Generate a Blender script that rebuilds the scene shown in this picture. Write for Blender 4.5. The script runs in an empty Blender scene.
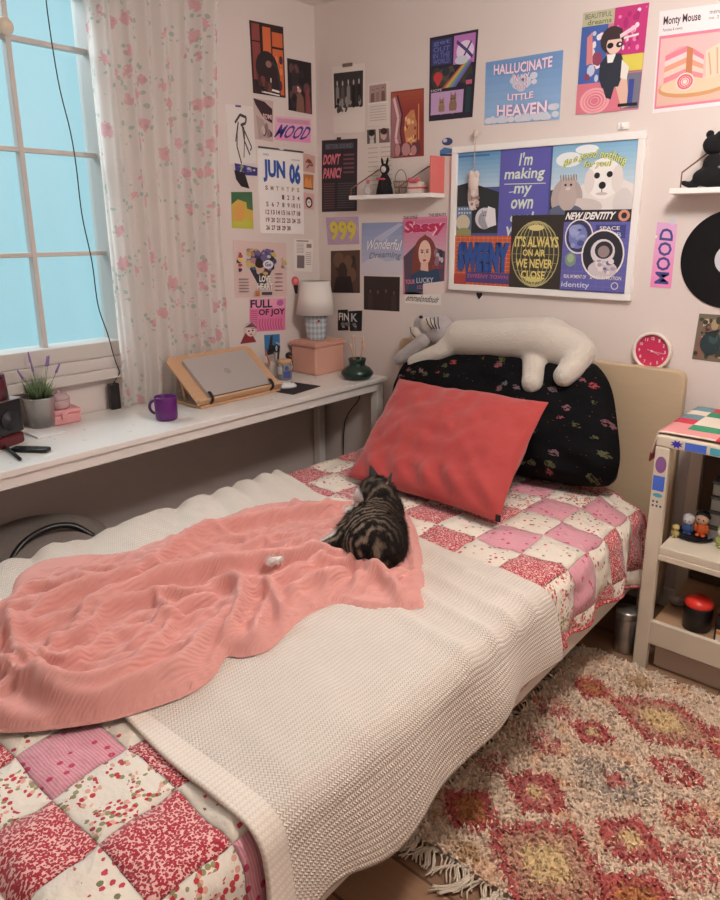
import bpy, bmesh, math, random
import numpy as np
from mathutils import Vector, Matrix, Euler
C = bpy.context.scene
COL = C.collection
PI = math.pi
# ------------------------------------------------------------------ camera
CAM = np.array([2.608, -2.659, 1.45])
FPX, PPX, PPY = 703.0, 375.0, 416.0
PITCH, YAW = math.radians(15.0), math.radians(40.0)
cd = bpy.data.cameras.new('camera'); cam = bpy.data.objects.new('camera', cd); COL.objects.link(cam)
cam.location = CAM; cam.rotation_euler = (PI/2-PITCH, 0, YAW)
cd.sensor_fit = 'VERTICAL'; cd.sensor_height = 36; cd.lens = FPX/900*36
cd.shift_x = -(PPX-360)/900; cd.shift_y = -(450-PPY)/900
cd.clip_start = 0.02
C.camera = cam
C.view_settings.view_transform = 'Standard'; C.view_settings.look = 'None'
C.view_settings.gamma = 1; C.view_settings.exposure = -0.06
try: C.view_settings.use_curve_mapping = False
except Exception: pass
# ------------------------------------------------------------------ daylight outside the window and the ceiling lamp's light
W = bpy.data.worlds.new('world'); C.world = W; W.use_nodes = True
bg = W.node_tree.nodes['Background']; bg.inputs[0].default_value = (0.33, 0.64, 0.72, 1); bg.inputs[1].default_value = 1.0
def area(name, loc, rot, sx, sy, power, col):
    l = bpy.data.lights.new(name, 'AREA'); l.shape = 'RECTANGLE'; l.size = sx; l.size_y = sy
    l.energy = power; l.color = col
    o = bpy.data.objects.new(name, l); COL.objects.link(o); o.location = loc; o.rotation_euler = rot
    return o
area('window_daylight', (-1.75, -1.95, 3.35), (0, math.radians(-50), 0), 1.5, 2.2, 100, (0.88, 0.96, 1.0))
ll = bpy.data.lights.new('ceiling_lamp_light', 'POINT'); ll.energy = 54; ll.color = (1.0, 0.945, 0.915); ll.shadow_soft_size = 0.14
lo = bpy.data.objects.new('ceiling_lamp_light', ll); COL.objects.link(lo); lo.location = (2.25, -1.2, 2.25)

# ------------------------------------------------------------------ helpers
_fh = np.array([-math.sin(YAW), math.cos(YAW), 0]); _rt = np.array([math.cos(YAW), math.sin(YAW), 0])
_fw = _fh*math.cos(PITCH)+np.array([0, 0, -math.sin(PITCH)]); _up = np.cross(_rt, _fw)
def _ray(x, y): return _fw*FPX+_rt*(x-PPX)-_up*(y-PPY)
def onx(x, y, X=0.0): d = _ray(x, y); return CAM+d*((X-CAM[0])/d[0])      # measured point of the photo -> point on a plane of the room
def ony(x, y, Y=0.0): d = _ray(x, y); return CAM+d*((Y-CAM[1])/d[1])
def onz(x, y, Z=0.0): d = _ray(x, y); return CAM+d*((Z-CAM[2])/d[2])
def lin(c): return c/12.92 if c <= 0.04045 else ((c+0.055)/1.055)**2.4
def S(r, g, b): return (lin(r/255), lin(g/255), lin(b/255), 1.0)

class NT:
    def __init__(s, name):
        s.m = bpy.data.materials.new(name); s.m.use_nodes = True; s.t = s.m.node_tree
        s.b = s.t.nodes['Principled BSDF']; s.out = s.t.nodes['Material Output']
    def n(s, typ, props=None, **inp):
        nd = s.t.nodes.new('ShaderNode'+typ)
        for k, v in (props or {}).items(): setattr(nd, k, v)
        for k, v in inp.items():
            key = int(k[1:]) if k[0] == '_' and k[1:].isdigit() else k.replace('_', ' ')
            s.set(nd.inputs[key], v)
        return nd
    def set(s, sock, v):
        if isinstance(v, bpy.types.NodeSocket): s.t.links.new(v, sock)
        else: sock.default_value = v
    def math(s, op, a, b=0.0, c=0.0): return s.n('Math', {'operation': op}, _0=a, _1=b, _2=c).outputs[0]
    def vmath(s, op, a, b=(0, 0, 0)): return s.n('VectorMath', {'operation': op}, _0=a, _1=b).outputs[0]
    def mix(s, f, a, b):
        nd = s.t.nodes.new('ShaderNodeMix'); nd.data_type = 'RGBA'
        s.set(nd.inputs[0], f); s.set(nd.inputs[6], a); s.set(nd.inputs[7], b); return nd.outputs[2]
    def uv(s): return s.n('TexCoord').outputs['UV']
    def obj(s): return s.n('TexCoord').outputs['Object']
    def noise(s, vec, scale, detail=2.0, rough=.5): return s.n('TexNoise', None, Vector=vec, Scale=scale, Detail=detail, Roughness=rough).outputs[0]
    def vor(s, vec, scale, feature='F1'):
        nd = s.n('TexVoronoi', {'feature': feature}, Vector=vec, Scale=scale); return nd
    def bump(s, h, strength=.4, dist=.002): s.set(s.b.inputs['Normal'], s.n('Bump', None, Height=h, Strength=strength, Distance=dist).outputs[0])
    def p(s, **k):
        for a, v in k.items(): s.set(s.b.inputs[a.replace('_', ' ')], v)
        return s
_mc = {}
def mat(name, col, rough=.5, metal=0.0, **kw):
    if name in _mc: return _mc[name]
    t = NT(name); t.p(Base_Color=col, Roughness=rough, Metallic=metal)
    for k, v in kw.items(): t.set(t.b.inputs[k.replace('_', ' ')], v)
    # faint surface mottling so nothing is perfectly even
    n = t.noise(t.obj(), 40.0, 2.0); t.set(t.b.inputs['Roughness'], t.math('MULTIPLY_ADD', n, .12, max(0, rough-.06)))
    _mc[name] = t.m; return t.m

class MB:
    def __init__(s): s.v = []; s.f = []; s.c = []; s.mi = []; s.uvs = []; s.col = None; s.m = 0; s.anycol = False; s.anyuv = False
    def face(s, idx, uv=None, col=None):
        s.f.append(tuple(idx)); s.mi.append(s.m); s.uvs.append(uv)
        cc = col if col is not None else s.col
        s.c.append(cc)
        if cc is not None: s.anycol = True
        if uv is not None: s.anyuv = True
    def add(s, vs):
        b = len(s.v); s.v.extend([tuple(map(float, p)) for p in vs]); return b
    def box(s, x0, x1, y0, y1, z0, z1, M=None):
        vs = [(x, y, z) for z in (z0, z1) for y in (y0, y1) for x in (x0, x1)]
        if M is not None: vs = [M @ Vector(p) for p in vs]
        b = s.add(vs)
        for q in ((0, 2, 3, 1), (4, 5, 7, 6), (0, 1, 5, 4), (2, 6, 7, 3), (0, 4, 6, 2), (1, 3, 7, 5)): s.face([b+i for i in q])
        return s
    def bar(s, a, b, w, h=None):
        a = Vector(a); b = Vector(b); d = b-a; h = h or w
        q = d.to_track_quat('Z', 'Y').to_matrix().to_4x4(); q.translation = a
        return s.box(-w/2, w/2, -h/2, h/2, 0, d.length, q)
    def lathe(s, prof, seg=24, M=None, cap=True):
        n = len(prof); vs = []
        for r, z in prof:
            for k in range(seg):
                a = 2*PI*k/seg; vs.append(Vector((r*math.cos(a), r*math.sin(a), z)))
        if M is not None: vs = [M @ p for p in vs]
        b = s.add(vs)
        for i in range(n-1):
            for k in range(seg):
                k2 = (k+1) % seg; s.face((b+i*seg+k, b+i*seg+k2, b+(i+1)*seg+k2, b+(i+1)*seg+k))
        if cap:
            if prof[0][0] > 1e-5: s.face([b+k for k in reversed(range(seg))])
            if prof[-1][0] > 1e-5: s.face([b+(n-1)*seg+k for k in range(seg)])
        return s
    def tube(s, pts, r, seg=8, cap=True):
        pts = [Vector(p) for p in pts]; n = len(pts); rr = r if isinstance(r, (list, tuple)) else [r]*n
        up = None; b = len(s.v)
        for i, p in enumerate(pts):
            d = (pts[min(i+1, n-1)]-pts[max(i-1, 0)]).normalized()
            if up is None: up = d.orthogonal().normalized()
            else: up = (up-d*up.dot(d)); up = up.normalized() if up.length > 1e-6 else d.orthogonal().normalized()
            w = d.cross(up)
            s.add([p+(up*math.cos(2*PI*k/seg)+w*math.sin(2*PI*k/seg))*rr[i] for k in range(seg)])
        for i in range(n-1):
            for k in range(seg):
                k2 = (k+1) % seg; s.face((b+i*seg+k, b+i*seg+k2, b+(i+1)*seg+k2, b+(i+1)*seg+k))
        if cap: s.face([b+k for k in reversed(range(seg))]); s.face([b+(n-1)*seg+k for k in range(seg)])
        return s
    def ell(s, c, r, rot=(0, 0, 0), seg=16, rings=10):
        M = Matrix.Translation(Vector(c)) @ Euler(rot).to_matrix().to_4x4() @ Matrix.Diagonal((r[0], r[1], r[2], 1))
        prof = [(math.sin(PI*i/rings) if 0 < i < rings else 1e-4, -math.cos(PI*i/rings)) for i in range(rings+1)]
        return s.lathe(prof, seg, M, cap=False)
    def prism(s, pts, z0, z1, M=None):
        n = len(pts); vs = [Vector((x, y, z0)) for x, y in pts]+[Vector((x, y, z1)) for x, y in pts]
        if M is not None: vs = [M @ p for p in vs]
        b = s.add(vs); s.face([b+i for i in reversed(range(n))]); s.face([b+n+i for i in range(n)])
        for i in range(n): j = (i+1) % n; s.face((b+i, b+j, b+n+j, b+n+i))
        return s
    def grid(s, P, U=None, closed=False):
        """P: (nu, nv, 3) array, U: (nu, nv, 2)"""
        nu, nv = P.shape[:2]; b = s.add(P.reshape(-1, 3))
        for i in range(nu-1):
            for j in range(nv-1):
                q = (i*nv+j, (i+1)*nv+j, (i+1)*nv+j+1, i*nv+j+1)
                uv = None
                if U is not None: Uf = U.reshape(-1, 2); uv = [tuple(Uf[k]) for k in q]
                s.face([b+k for k in q], uv)
        return s
    def build(s, name, mats, parent=None, world=False, smooth=False, bevel=0, seg=2, origin=None, at=None, mods=None, wn=False, **props):
        me = bpy.data.meshes.new(name)
        off = Vector((0, 0, 0))
        if origin is not None: off = Vector(origin)
        elif world and parent is not None: off = parent['_w'].copy() if False else Vector(parent.location) if parent.parent is None else Vector(parent.parent.location)+Vector(parent.location)
        me.from_pydata([(p[0]-off[0], p[1]-off[1], p[2]-off[2]) for p in s.v], [], s.f)
        for m in (mats if isinstance(mats, (list, tuple)) else [mats]): me.materials.append(m)
        me.polygons.foreach_set('material_index', s.mi)
        if smooth: me.polygons.foreach_set('use_smooth', [True]*len(s.f))
        if s.anyuv:
            L = me.uv_layers.new(name='UVMap'); data = []
            for f, uv in zip(s.f, s.uvs): data.extend([x for p in (uv or [(0, 0)]*len(f)) for x in p])
            L.data.foreach_set('uv', data)
        if s.anycol:
            A = me.color_attributes.new('Col', 'FLOAT_COLOR', 'CORNER'); data = []
            for f, c in zip(s.f, s.c):
                c = c or (.8, .8, .8, 1)
                data.extend(list(c)*len(f) if not isinstance(c[0], (tuple, list)) else [x for q in c for x in q])
            A.data.foreach_set('color', data)
        me.update()
        o = bpy.data.objects.new(name, me); COL.objects.link(o)
        if origin is not None: o.location = origin
        if at is not None: o.location = at
        if parent is not None: o.parent = parent
        if bevel:
            md = o.modifiers.new('bevel', 'BEVEL'); md.width = bevel; md.segments = seg; md.limit_method = 'ANGLE'; md.angle_limit = math.radians(40)
        for k, v in props.items(): o[k] = v
        return o
def thing(name, label, cat, loc=(0, 0, 0), rotz=0.0, group=None):
    o = bpy.data.objects.new(name, None); COL.objects.link(o); o.location = loc; o.rotation_euler = (0, 0, rotz)
    o.empty_display_size = .05; o['label'] = label; o['category'] = cat
    if group: o['group'] = group
    return o
def tag(o, label, cat, group=None, kind=None):
    o['label'] = label; o['category'] = cat
    if group: o['group'] = group
    if kind: o['kind'] = kind
    return o
def struct(o, label=None):
    o['kind'] = 'structure'
    return o
def smoothstep(a, b, x): t = np.clip((x-a)/(b-a), 0, 1); return t*t*(3-2*t)
def vnoise(x, y, seed=0):
    """smooth value noise, numpy arrays"""
    xi = np.floor(x).astype(int); yi = np.floor(y).astype(int); fx = x-xi; fy = y-yi
    def h(a, b):
        n = (a*374761393+b*668265263+seed*1442695041) & 0xffffffff
        n = ((n ^ (n >> 13))*1274126177) & 0xffffffff
        return ((n ^ (n >> 16)) & 0xffff)/65535.0
    sx = fx*fx*(3-2*fx); sy = fy*fy*(3-2*fy)
    return (h(xi, yi)*(1-sx)+h(xi+1, yi)*sx)*(1-sy)+(h(xi, yi+1)*(1-sx)+h(xi+1, yi+1)*sx)*sy
def bake(o):
    """apply an object's modifiers into plain mesh data"""
    bpy.context.view_layer.update()
    me = bpy.data.meshes.new_from_object(o.evaluated_get(bpy.context.evaluated_depsgraph_get()))
    o.modifiers.clear(); o.data = me; return me
def blend(o, voxel=.006, it=6, fac=.5):
    r = o.modifiers.new('r', 'REMESH'); r.mode = 'VOXEL'; r.voxel_size = voxel; r.use_smooth_shade = True
    m = o.modifiers.new('s', 'SMOOTH'); m.iterations = it; m.factor = fac
    bake(o); return o
# ------------------------------------------------------------------ room
t = NT('wall_paint'); n1 = t.noise(t.obj(), 3.0, 3.0)
t.p(Base_Color=t.mix(n1, S(228, 216, 210), S(223, 210, 203)), Roughness=.85); t.bump(t.noise(t.obj(), 180.0, 3.0), .12, .001); WALL = t.m
t = NT('wood_floor'); o_ = t.obj()
wv = t.n('TexBrick', {'offset': .5}, Vector=o_, Scale=1.0, Color1=S(150, 116, 90), Color2=S(168, 132, 104), Mortar=S(96, 68, 50), Mortar_Size=.004, Brick_Width=1.1, Row_Height=.16)
st = t.vmath('MULTIPLY', o_, (1, 14, 1)); g = t.noise(st, 5.0, 5.0)
t.p(Base_Color=t.mix(t.math('MULTIPLY', g, .5), wv.outputs[0], S(120, 86, 62)), Roughness=.42); FLOOR = t.m
WHITE = mat('white_paint', S(236, 230, 222), .45)
DESKW = mat('white_laminate', S(232, 228, 222), .3)
RX, FY, H = 4.0, -3.7, 2.46
WY0, WY1, WZ0, WZ1 = -2.72, -1.135, .985, 2.30
struct(MB().box(-.12, RX, FY, .12, -.1, 0).build('floor', FLOOR))
struct(MB().box(-.12, RX+.12, FY, .12, H, H+.1).build('ceiling', WHITE))
m = MB()
for a in ((FY, WY0, 0, H), (WY1, 0, 0, H), (WY0, WY1, 0, WZ0), (WY0, WY1, WZ1, H)): m.box(-.12, 0, a[0], a[1], a[2], a[3])
struct(m.build('wall_left', WALL))
struct(MB().box(-.12, RX+.12, 0, .12, 0, H).build('wall_back', WALL))
struct(MB().box(RX, RX+.12, FY, 0, 0, H).build('wall_right', WALL))
struct(MB().box(-.12, RX+.12, FY-.12, FY, 0, H).build('wall_front', WALL))
struct(MB().box(.0, 2.9, -.012, 0, 0, .08).box(2.9, RX, -.012, 0, 0, .08).build('baseboard_back', WHITE, bevel=.003))
struct(MB().box(0, .012, FY, -.012, 0, .08).build('baseboard_left', WHITE, bevel=.003))
# window: outer frame, two sashes, glazing bars, frosted panes
t = NT('frosted_glass')
tr = t.n('BsdfTransparent', None, Color=(1, 1, 1, 1)); tl = t.n('BsdfTranslucent', None, Color=(.85, .95, 1, 1)); gl = t.n('BsdfGlossy', None, Color=(1, 1, 1, 1), Roughness=.25)
mx = t.n('MixShader', None, _0=.05, _1=tr.outputs[0], _2=tl.outputs[0]); mx2 = t.n('MixShader', None, _0=.05, _1=mx.outputs[0], _2=gl.outputs[0])
t.t.links.new(mx2.outputs[0], t.out.inputs[0]); FROST = t.m
t = NT('window_vinyl'); t.p(Base_Color=S(205, 198, 192), Roughness=.5); VINYLW = t.m
win = thing('window_1', 'white sash window with glazing bars', 'window', (0, -1.9, WZ0)); del win['label']; del win['category']; win['kind'] = 'structure'
m = MB().box(-.10, .025, WY1-.035, WY1+.02, WZ0, WZ1).box(-.10, .025, WY0-.02, WY0+.035, WZ0, WZ1).box(-.10, .025, WY0-.02, WY1+.02, WZ1-.04, WZ1+.02)
m.box(-.10, .02, WY0-.02, WY1+.02, WZ0-.03, WZ0+.03)
m.build('window_frame', VINYLW, win, True, bevel=.004, kind='structure')
MB().box(-.10, .035, WY0-.04, WY1+.04, WZ0-.075, WZ0-.03).box(0, .05, WY0-.04, WY1+.04, WZ0-.115, WZ0-.075).build('window_sill', VINYLW, win, True, bevel=.004, kind='structure')
m = MB()
for y in (-1.45, -1.74, -2.03, -2.32, -2.61): m.box(-.052, -.018, y-.0095, y+.0095, WZ0, WZ1)
for z in (1.354, 1.714, 2.072): m.box(-.050, -.020, WY0, WY1, z-.0085, z+.0085)
m.build('glazing_bars', VINYLW, win, True, bevel=.003, kind='structure')
MB().box(-.078, -.072, WY0+.01, WY1-.01, WZ0, WZ1).build('window_pane', FROST, win, True, kind='structure')
p = onx(2, 27, .0)
m = MB(); M = Matrix.Translation(Vector(p)) @ Matrix.Rotation(PI/2, 4, 'Y')
m.lathe([(.006, -.02), (.006, .01), (.024, .015), (.028, .025), (.022, .036), (.001, .038)], 20, M)
m.build('window_knob', mat('ivory_plastic', S(225, 212, 190), .4), win, True, smooth=True, kind='structure')
# ceiling lamp fixture
cl = thing('ceiling_lamp', 'square white ceiling lamp above the room', 'lamp', (2.25, -1.2, 2.40))
MB().box(-.3, .3, -.3, .3, .02, .06).build('lamp_base', WHITE, cl, bevel=.01)
t = NT('lamp_diffuser'); t.p(Base_Color=(1, .95, .88, 1), Emission_Color=(1, .86, .72, 1), Emission_Strength=2.0)
MB().box(-.28, .28, -.28, .28, -.02, .02).build('diffuser', t.m, cl, bevel=.01)
# curtain
t = NT('sheer_floral_curtain'); u = t.uv()
nz = t.n('TexNoise', None, Vector=u, Scale=9.0, Detail=1.0).outputs['Color']
wu = t.vmath('ADD', u, t.n('VectorMath', {'operation': 'SCALE'}, _0=nz, Scale=.05).outputs[0])
v1 = t.vor(wu, 11.5); d1 = v1.outputs['Distance']
r1 = t.n('SeparateColor', None, Color=v1.outputs['Color']).outputs[0]
rose = t.math('MULTIPLY', t.math('LESS_THAN', t.math('ADD', d1, t.math('MULTIPLY', t.noise(u, 70.0, 3.0), .55)), .56), t.math('GREATER_THAN', r1, .12))
pet = t.noise(u, 120.0, 2.0)
v2 = t.vor(wu, 34.0); leaf = t.math('MULTIPLY', t.math('LESS_THAN', v2.outputs['Distance'], .30), t.math('LESS_THAN', d1, .52))
base = t.mix(t.noise(u, 5.0), S(250, 246, 242), S(242, 240, 236))
c = t.mix(t.math('MULTIPLY', leaf, .55), base, S(150, 196, 182))
c = t.mix(t.math('MULTIPLY', rose, .62), c, t.mix(pet, S(238, 132, 156), S(246, 200, 212)))
df = t.n('BsdfDiffuse', None, Color=c); tl = t.n('BsdfTranslucent', None, Color=c); tr = t.n('BsdfTransparent')
a = t.n('MixShader', None, _0=.55, _1=df.outputs[0], _2=tl.outputs[0]); b = t.n('MixShader', None, _0=.10, _1=a.outputs[0], _2=tr.outputs[0])
t.t.links.new(b.outputs[0], t.out.inputs[0]); CURT = t.m
cu = thing('curtain', 'sheer white curtain printed with pink roses, hanging beside the window', 'curtain', (.09, -.92, 2.40))
nu, nv = 130, 60; s = np.linspace(0, 1, nu)[:, None]; v = np.linspace(0, 1, nv)[None, :]
y0 = -1.235+.025*v; y1 = -.628-.035*np.sin(v*3.2)-.02*v
Y = y0*(1-s)+y1*s; Z = 2.41+(.752-2.41)*v+0*s
ph = s*2*PI*7.5+.5*np.sin(v*4+s*5)
X = .075+.022*np.sin(ph)*(1-.25*v)+.008*np.sin(ph*2.3+v*3)
X = np.where(v > .93, X-.02*(v-.93)/.07, X)
P = np.stack([X+0*v, Y+.006*np.cos(ph), Z], -1); U = np.stack([s*1.0+0*v, 0*s-v*1.7], -1)
m = MB().grid(P, U); m.build('curtain_panel', CURT, cu, True, smooth=True)
MB().tube([(.09, -2.9, 2.415), (.09, -.45, 2.415)], .011, 10).build('curtain_rod', mat('rod_metal', S(200, 195, 190), .3, .8), cu, True, smooth=True)
# ------------------------------------------------------------------ desk along the window wall
ZD = .7425
dk = thing('desk', 'long narrow white desk under the window', 'desk', (.24, -1.4, 0))
MB().box(.012, .475, -2.75, -.022, ZD-.022, ZD).build('desktop', DESKW, dk, True, bevel=.003)
MB().box(.445, .463, -2.70, -.05, ZD-.062, ZD-.022).box(.02, .038, -2.70, -.05, ZD-.062, ZD-.022).build('apron', DESKW, dk, True, bevel=.002)
for x, y in ((.44, -.06), (.035, -.06), (.44, -2.71), (.035, -2.71)):
    MB().box(x-.022, x+.022, y-.022, y+.022, 0, ZD-.022).build('leg', DESKW, dk, True, bevel=.003)
# ------------------------------------------------------------------ bed
BX0, BX1, BY0, BY1, BZ = .62, 1.86, -2.36, -.07, .50
t = NT('cream_bed_wood'); t.p(Base_Color=t.mix(t.noise(t.vmath('MULTIPLY', t.obj(), (3, 3, 20)), 3.0, 4.0), S(202, 180, 150), S(194, 171, 140)), Roughness=.45); BEDW = t.m
t = NT('white_bed_lacquer'); t.p(Base_Color=t.mix(t.noise(t.obj(), 12.0), S(222, 214, 200), S(212, 204, 190)), Roughness=.4); BEDL = t.m
bed = thing('bed', 'single bed with cream headboard along the poster wall', 'bed', (1.22, -1.2, 0))
def rrect(x0, x1, z0, z1, r, n=6):
    pts = [(x0, z0), (x1, z0)]
    for k in range(n+1): a = PI/2*k/n; pts.append((x1-r+r*math.cos(a), z1-r+r*math.sin(a)))
    for k in range(n+1): a = PI/2+PI/2*k/n; pts.append((x0+r+r*math.cos(a), z1-r+r*math.sin(a)))
    return pts
M = Matrix(((1, 0, 0, 0), (0, 0, 1, 0), (0, 1, 0, 0), (0, 0, 0, 1)))
MB().prism(rrect(.575, 1.875, .05, .952, .035), -.062, -.02, M).build('headboard', BEDW, bed, True, bevel=.006)
MB().box(.60, .63, -2.38, -.065, .17, .37).build('side_rail', BEDL, bed, True, bevel=.004)
MB().box(1.83, 1.86, -2.38, -.065, .215, .335).build('side_rail', BEDL, bed, True, bevel=.004)
MB().prism(rrect(.585, 1.875, .08, .50, .04), -2.425, -2.385, M).build('footboard', BEDL, bed, True, bevel=.006)
for x in (.63, 1.83):
    for y in (-2.37, -.09): MB().box(x-.025, x+.025, y-.025, y+.025, 0, .2).build('leg', BEDL, bed, True, bevel=.003)
MB().box(.63, 1.83, -2.38, -.07, .20, .235).build('slat_base', BEDL, bed, True)
t = NT('mattress_ticking'); t.p(Base_Color=S(232, 226, 216), Roughness=.9)
mt = MB().box(.64, 1.78, -2.375, -.22, .237, .455).build('mattress', t.m, bevel=.04, seg=4, origin=(1.23, -1.2, .237))
tag(mt, 'white mattress beneath the patchwork quilt', 'mattress')
# patchwork fabric
t = NT('patchwork_cotton'); u = t.uv(); sc = t.n('VectorMath', {'operation': 'SCALE'}, _0=u, Scale=1/.152).outputs[0]
wob = t.n('VectorMath', {'operation': 'SCALE'}, _0=t.n('TexNoise', None, Vector=u, Scale=5.0, Detail=1.0).outputs['Color'], Scale=.22).outputs[0]
sc = t.vmath('ADD', sc, wob)
sp = t.n('SeparateXYZ', None, Vector=sc); X_, Y_ = sp.outputs[0], sp.outputs[1]
ix, iy = t.math('FLOOR', X_), t.math('FLOOR', Y_)
cell = t.n('CombineXYZ', None, X=ix, Y=iy).outputs[0]
rn = t.n('TexWhiteNoise', {'noise_dimensions': '3D'}, Vector=cell).outputs[0]
par = t.math('FLOORED_MODULO', t.math('ADD', ix, iy), 2.0)
fine = t.noise(u, 210.0, 2.0, .6); vA = t.vor(u, 230.0)
red = t.mix(t.math('GREATER_THAN', t.math('ADD', t.math('MULTIPLY', vA.outputs[0], .6), t.math('MULTIPLY', fine, .6)), .66), S(178, 44, 62), S(236, 190, 182))
vB = t.vor(u, 38.0); dB = vB.outputs[0]
ring = t.math('MULTIPLY', t.math('LESS_THAN', dB, .24), t.math('GREATER_THAN', dB, .06))
pst = t.n('TexWave', {'wave_type': 'BANDS', 'bands_direction': 'Y'}, Vector=u, Scale=55.0, Distortion=1.5).outputs[0]
pink = t.mix(ring, t.mix(t.math('GREATER_THAN', pst, .7), S(214, 142, 156), S(226, 170, 178)), S(196, 62, 96))
vC = t.vor(t.vmath('ADD', u, (3.3, 1.7, 0)), 48.0); dC = vC.outputs[0]; rC = t.n('SeparateColor', None, Color=vC.outputs[1]).outputs[0]
flw = t.math('LESS_THAN', t.math('ADD', dC, t.math('MULTIPLY', fine, .2)), .34)
flc = t.mix(t.math('GREATER_THAN', rC, .45), S(120, 120, 84), S(200, 60, 78))
cream = t.mix(t.math('MULTIPLY', flw, t.math('GREATER_THAN', rC, .2)), S(234, 222, 206), flc)
vD = t.vor(t.vmath('ADD', u, (7.1, 5.2, 0)), 100.0); rD = t.n('SeparateColor', None, Color=vD.outputs[1]).outputs[1]
big = t.math('GREATER_THAN', t.noise(u, 20.0, 1.0), .46)
clus = t.mix(t.math('GREATER_THAN', rD, .62), t.mix(t.math('GREATER_THAN', rD, .3), S(150, 146, 100), S(226, 170, 150)), S(196, 52, 62))
roses = t.mix(t.math('MULTIPLY', big, t.math('LESS_THAN', vD.outputs[0], .5)), S(238, 228, 214), clus)
A = t.mix(t.math('GREATER_THAN', rn, .30), pink, red)
B = t.mix(t.math('GREATER_THAN', rn, .45), cream, roses)
c = t.mix(par, A, B)
fx = t.math('SUBTRACT', X_, ix); fy = t.math('SUBTRACT', Y_, iy)
def tri(f): return t.math('MINIMUM', f, t.math('SUBTRACT', 1.0, f))
e = t.math('MINIMUM', tri(fx), tri(fy))
seam = t.n('MapRange', None, Value=e, From_Min=0.0, From_Max=.22).outputs[0]
t.p(Base_Color=c, Roughness=.9, Sheen_Weight=.2)
hgt = t.math('ADD', t.math('POWER', seam, .5), t.math('MULTIPLY', t.noise(u, 30.0, 3.0), .7))
t.bump(hgt, 1.0, .014); QUILT = t.m

def across(x_l, x_r, z_top, z_l, z_r, rad, n_top, n_side, bulge=0.0):
    """profile across the bed: left drop, top, rounded edge, right drop -> x, z, arc length"""
    px, pz = [], []
    for k in range(n_side): px.append(x_l); pz.append(z_l+(z_top-rad-z_l)*k/n_side)
    for k in range(6): a = PI-PI/2*k/6; px.append(x_l+rad+rad*math.cos(a)); pz.append(z_top-rad+rad*math.sin(a))
    for k in range(n_top): px.append(x_l+rad+(x_r-x_l-2*rad)*k/n_top); pz.append(z_top)
    for k in range(8): a = PI/2-PI/2*k/8; px.append(x_r-rad+rad*math.cos(a)); pz.append(z_top-rad+rad*math.sin(a))
    for k in range(n_side+1): px.append(x_r+bulge*math.sin(PI*.5*k/n_side)); pz.append(z_top-rad+(z_r-z_top+rad)*k/n_side)
    px, pz = np.array(px), np.array(pz); s_ = np.concatenate([[0], np.cumsum(np.hypot(np.diff(px), np.diff(pz)))])
    return px, pz, s_
px, pz, ss = across(.608, 1.868, BZ, .26, .295, .055, 90, 16, .012)
ny = 190; ys = np.linspace(-2.40, -.12, ny)
PXg, Yg = np.meshgrid(px, ys, indexing='ij'); PZg = np.meshgrid(pz, ys, indexing='ij')[0]; SS = np.meshgrid(ss, ys, indexing='ij')[0]
top = smoothstep(.43, .49, PZg); side = (1-top)*(PXg > 1.2)
puff = .006*np.abs(np.sin(PI*SS/.152)*np.sin(PI*Yg/.152))**.5+.010*(vnoise(SS*9, Yg*9, 3)-.5)+.006*(vnoise(SS*26, Yg*26, 5)-.5)+.004*np.abs(vnoise(SS*45, Yg*30, 6)-.5)
thr = 1-(1-smoothstep(-1.0, -.93, Yg))*smoothstep(-2.12, -2.03, Yg)
Z = PZg+puff*top*(.35+.65*thr); Xq = PXg+side*(.1+.9*thr)*(.014*np.sin(Yg*23+1.5*np.sin(Yg*7))*smoothstep(.5, .28, PZg)+puff*1.2)
# far end: the quilt's top right corner rounds off, its hem hangs lower there
d = smoothstep(-.55, -.12, Yg)
Z = np.where((PZg < .44) & (PXg > 1.2), Z-.045*d*(.445-PZg)/.15, Z)
Yg2 = Yg-.16*smoothstep(1.62, 1.88, PXg)*smoothstep(-.8, -.12, Yg)-.06*side*d
end = smoothstep(-.19, -.12, Yg); Z = Z-.03*end**2
endf = smoothstep(-2.33, -2.40, Yg); Z = Z-.07*endf**2*top
P = np.stack([Xq, Yg2, Z], -1); U = np.stack([SS+.05, Yg+3.0], -1)
q = thing('patchwork_quilt', 'red, pink and cream floral patchwork quilt spread over the bed', 'quilt', (1.24, -1.2, .26))
m = MB().grid(P, U); ob = m.build('quilt_cloth', QUILT, q, True, smooth=True)
md = ob.modifiers.new('s', 'SOLIDIFY'); md.thickness = .012; md.offset = -1
# red binding along the far edge and right corner
t = NT('dark_red_binding'); t.p(Base_Color=t.mix(t.math('GREATER_THAN', t.noise(t.obj(), 160.0), .55), S(172, 40, 60), S(230, 170, 160)), Roughness=.9); BIND = t.m
edge = P[6:, -1]; MB().tube([tuple(a) for a in edge[::2]], .006, 8).build('binding', BIND, q, True, smooth=True)
MB().tube([tuple(a+np.array([.001, 0, 0])) for a in P[-1, ::3]], .006, 8).build('binding', BIND, q, True, smooth=True)

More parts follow.
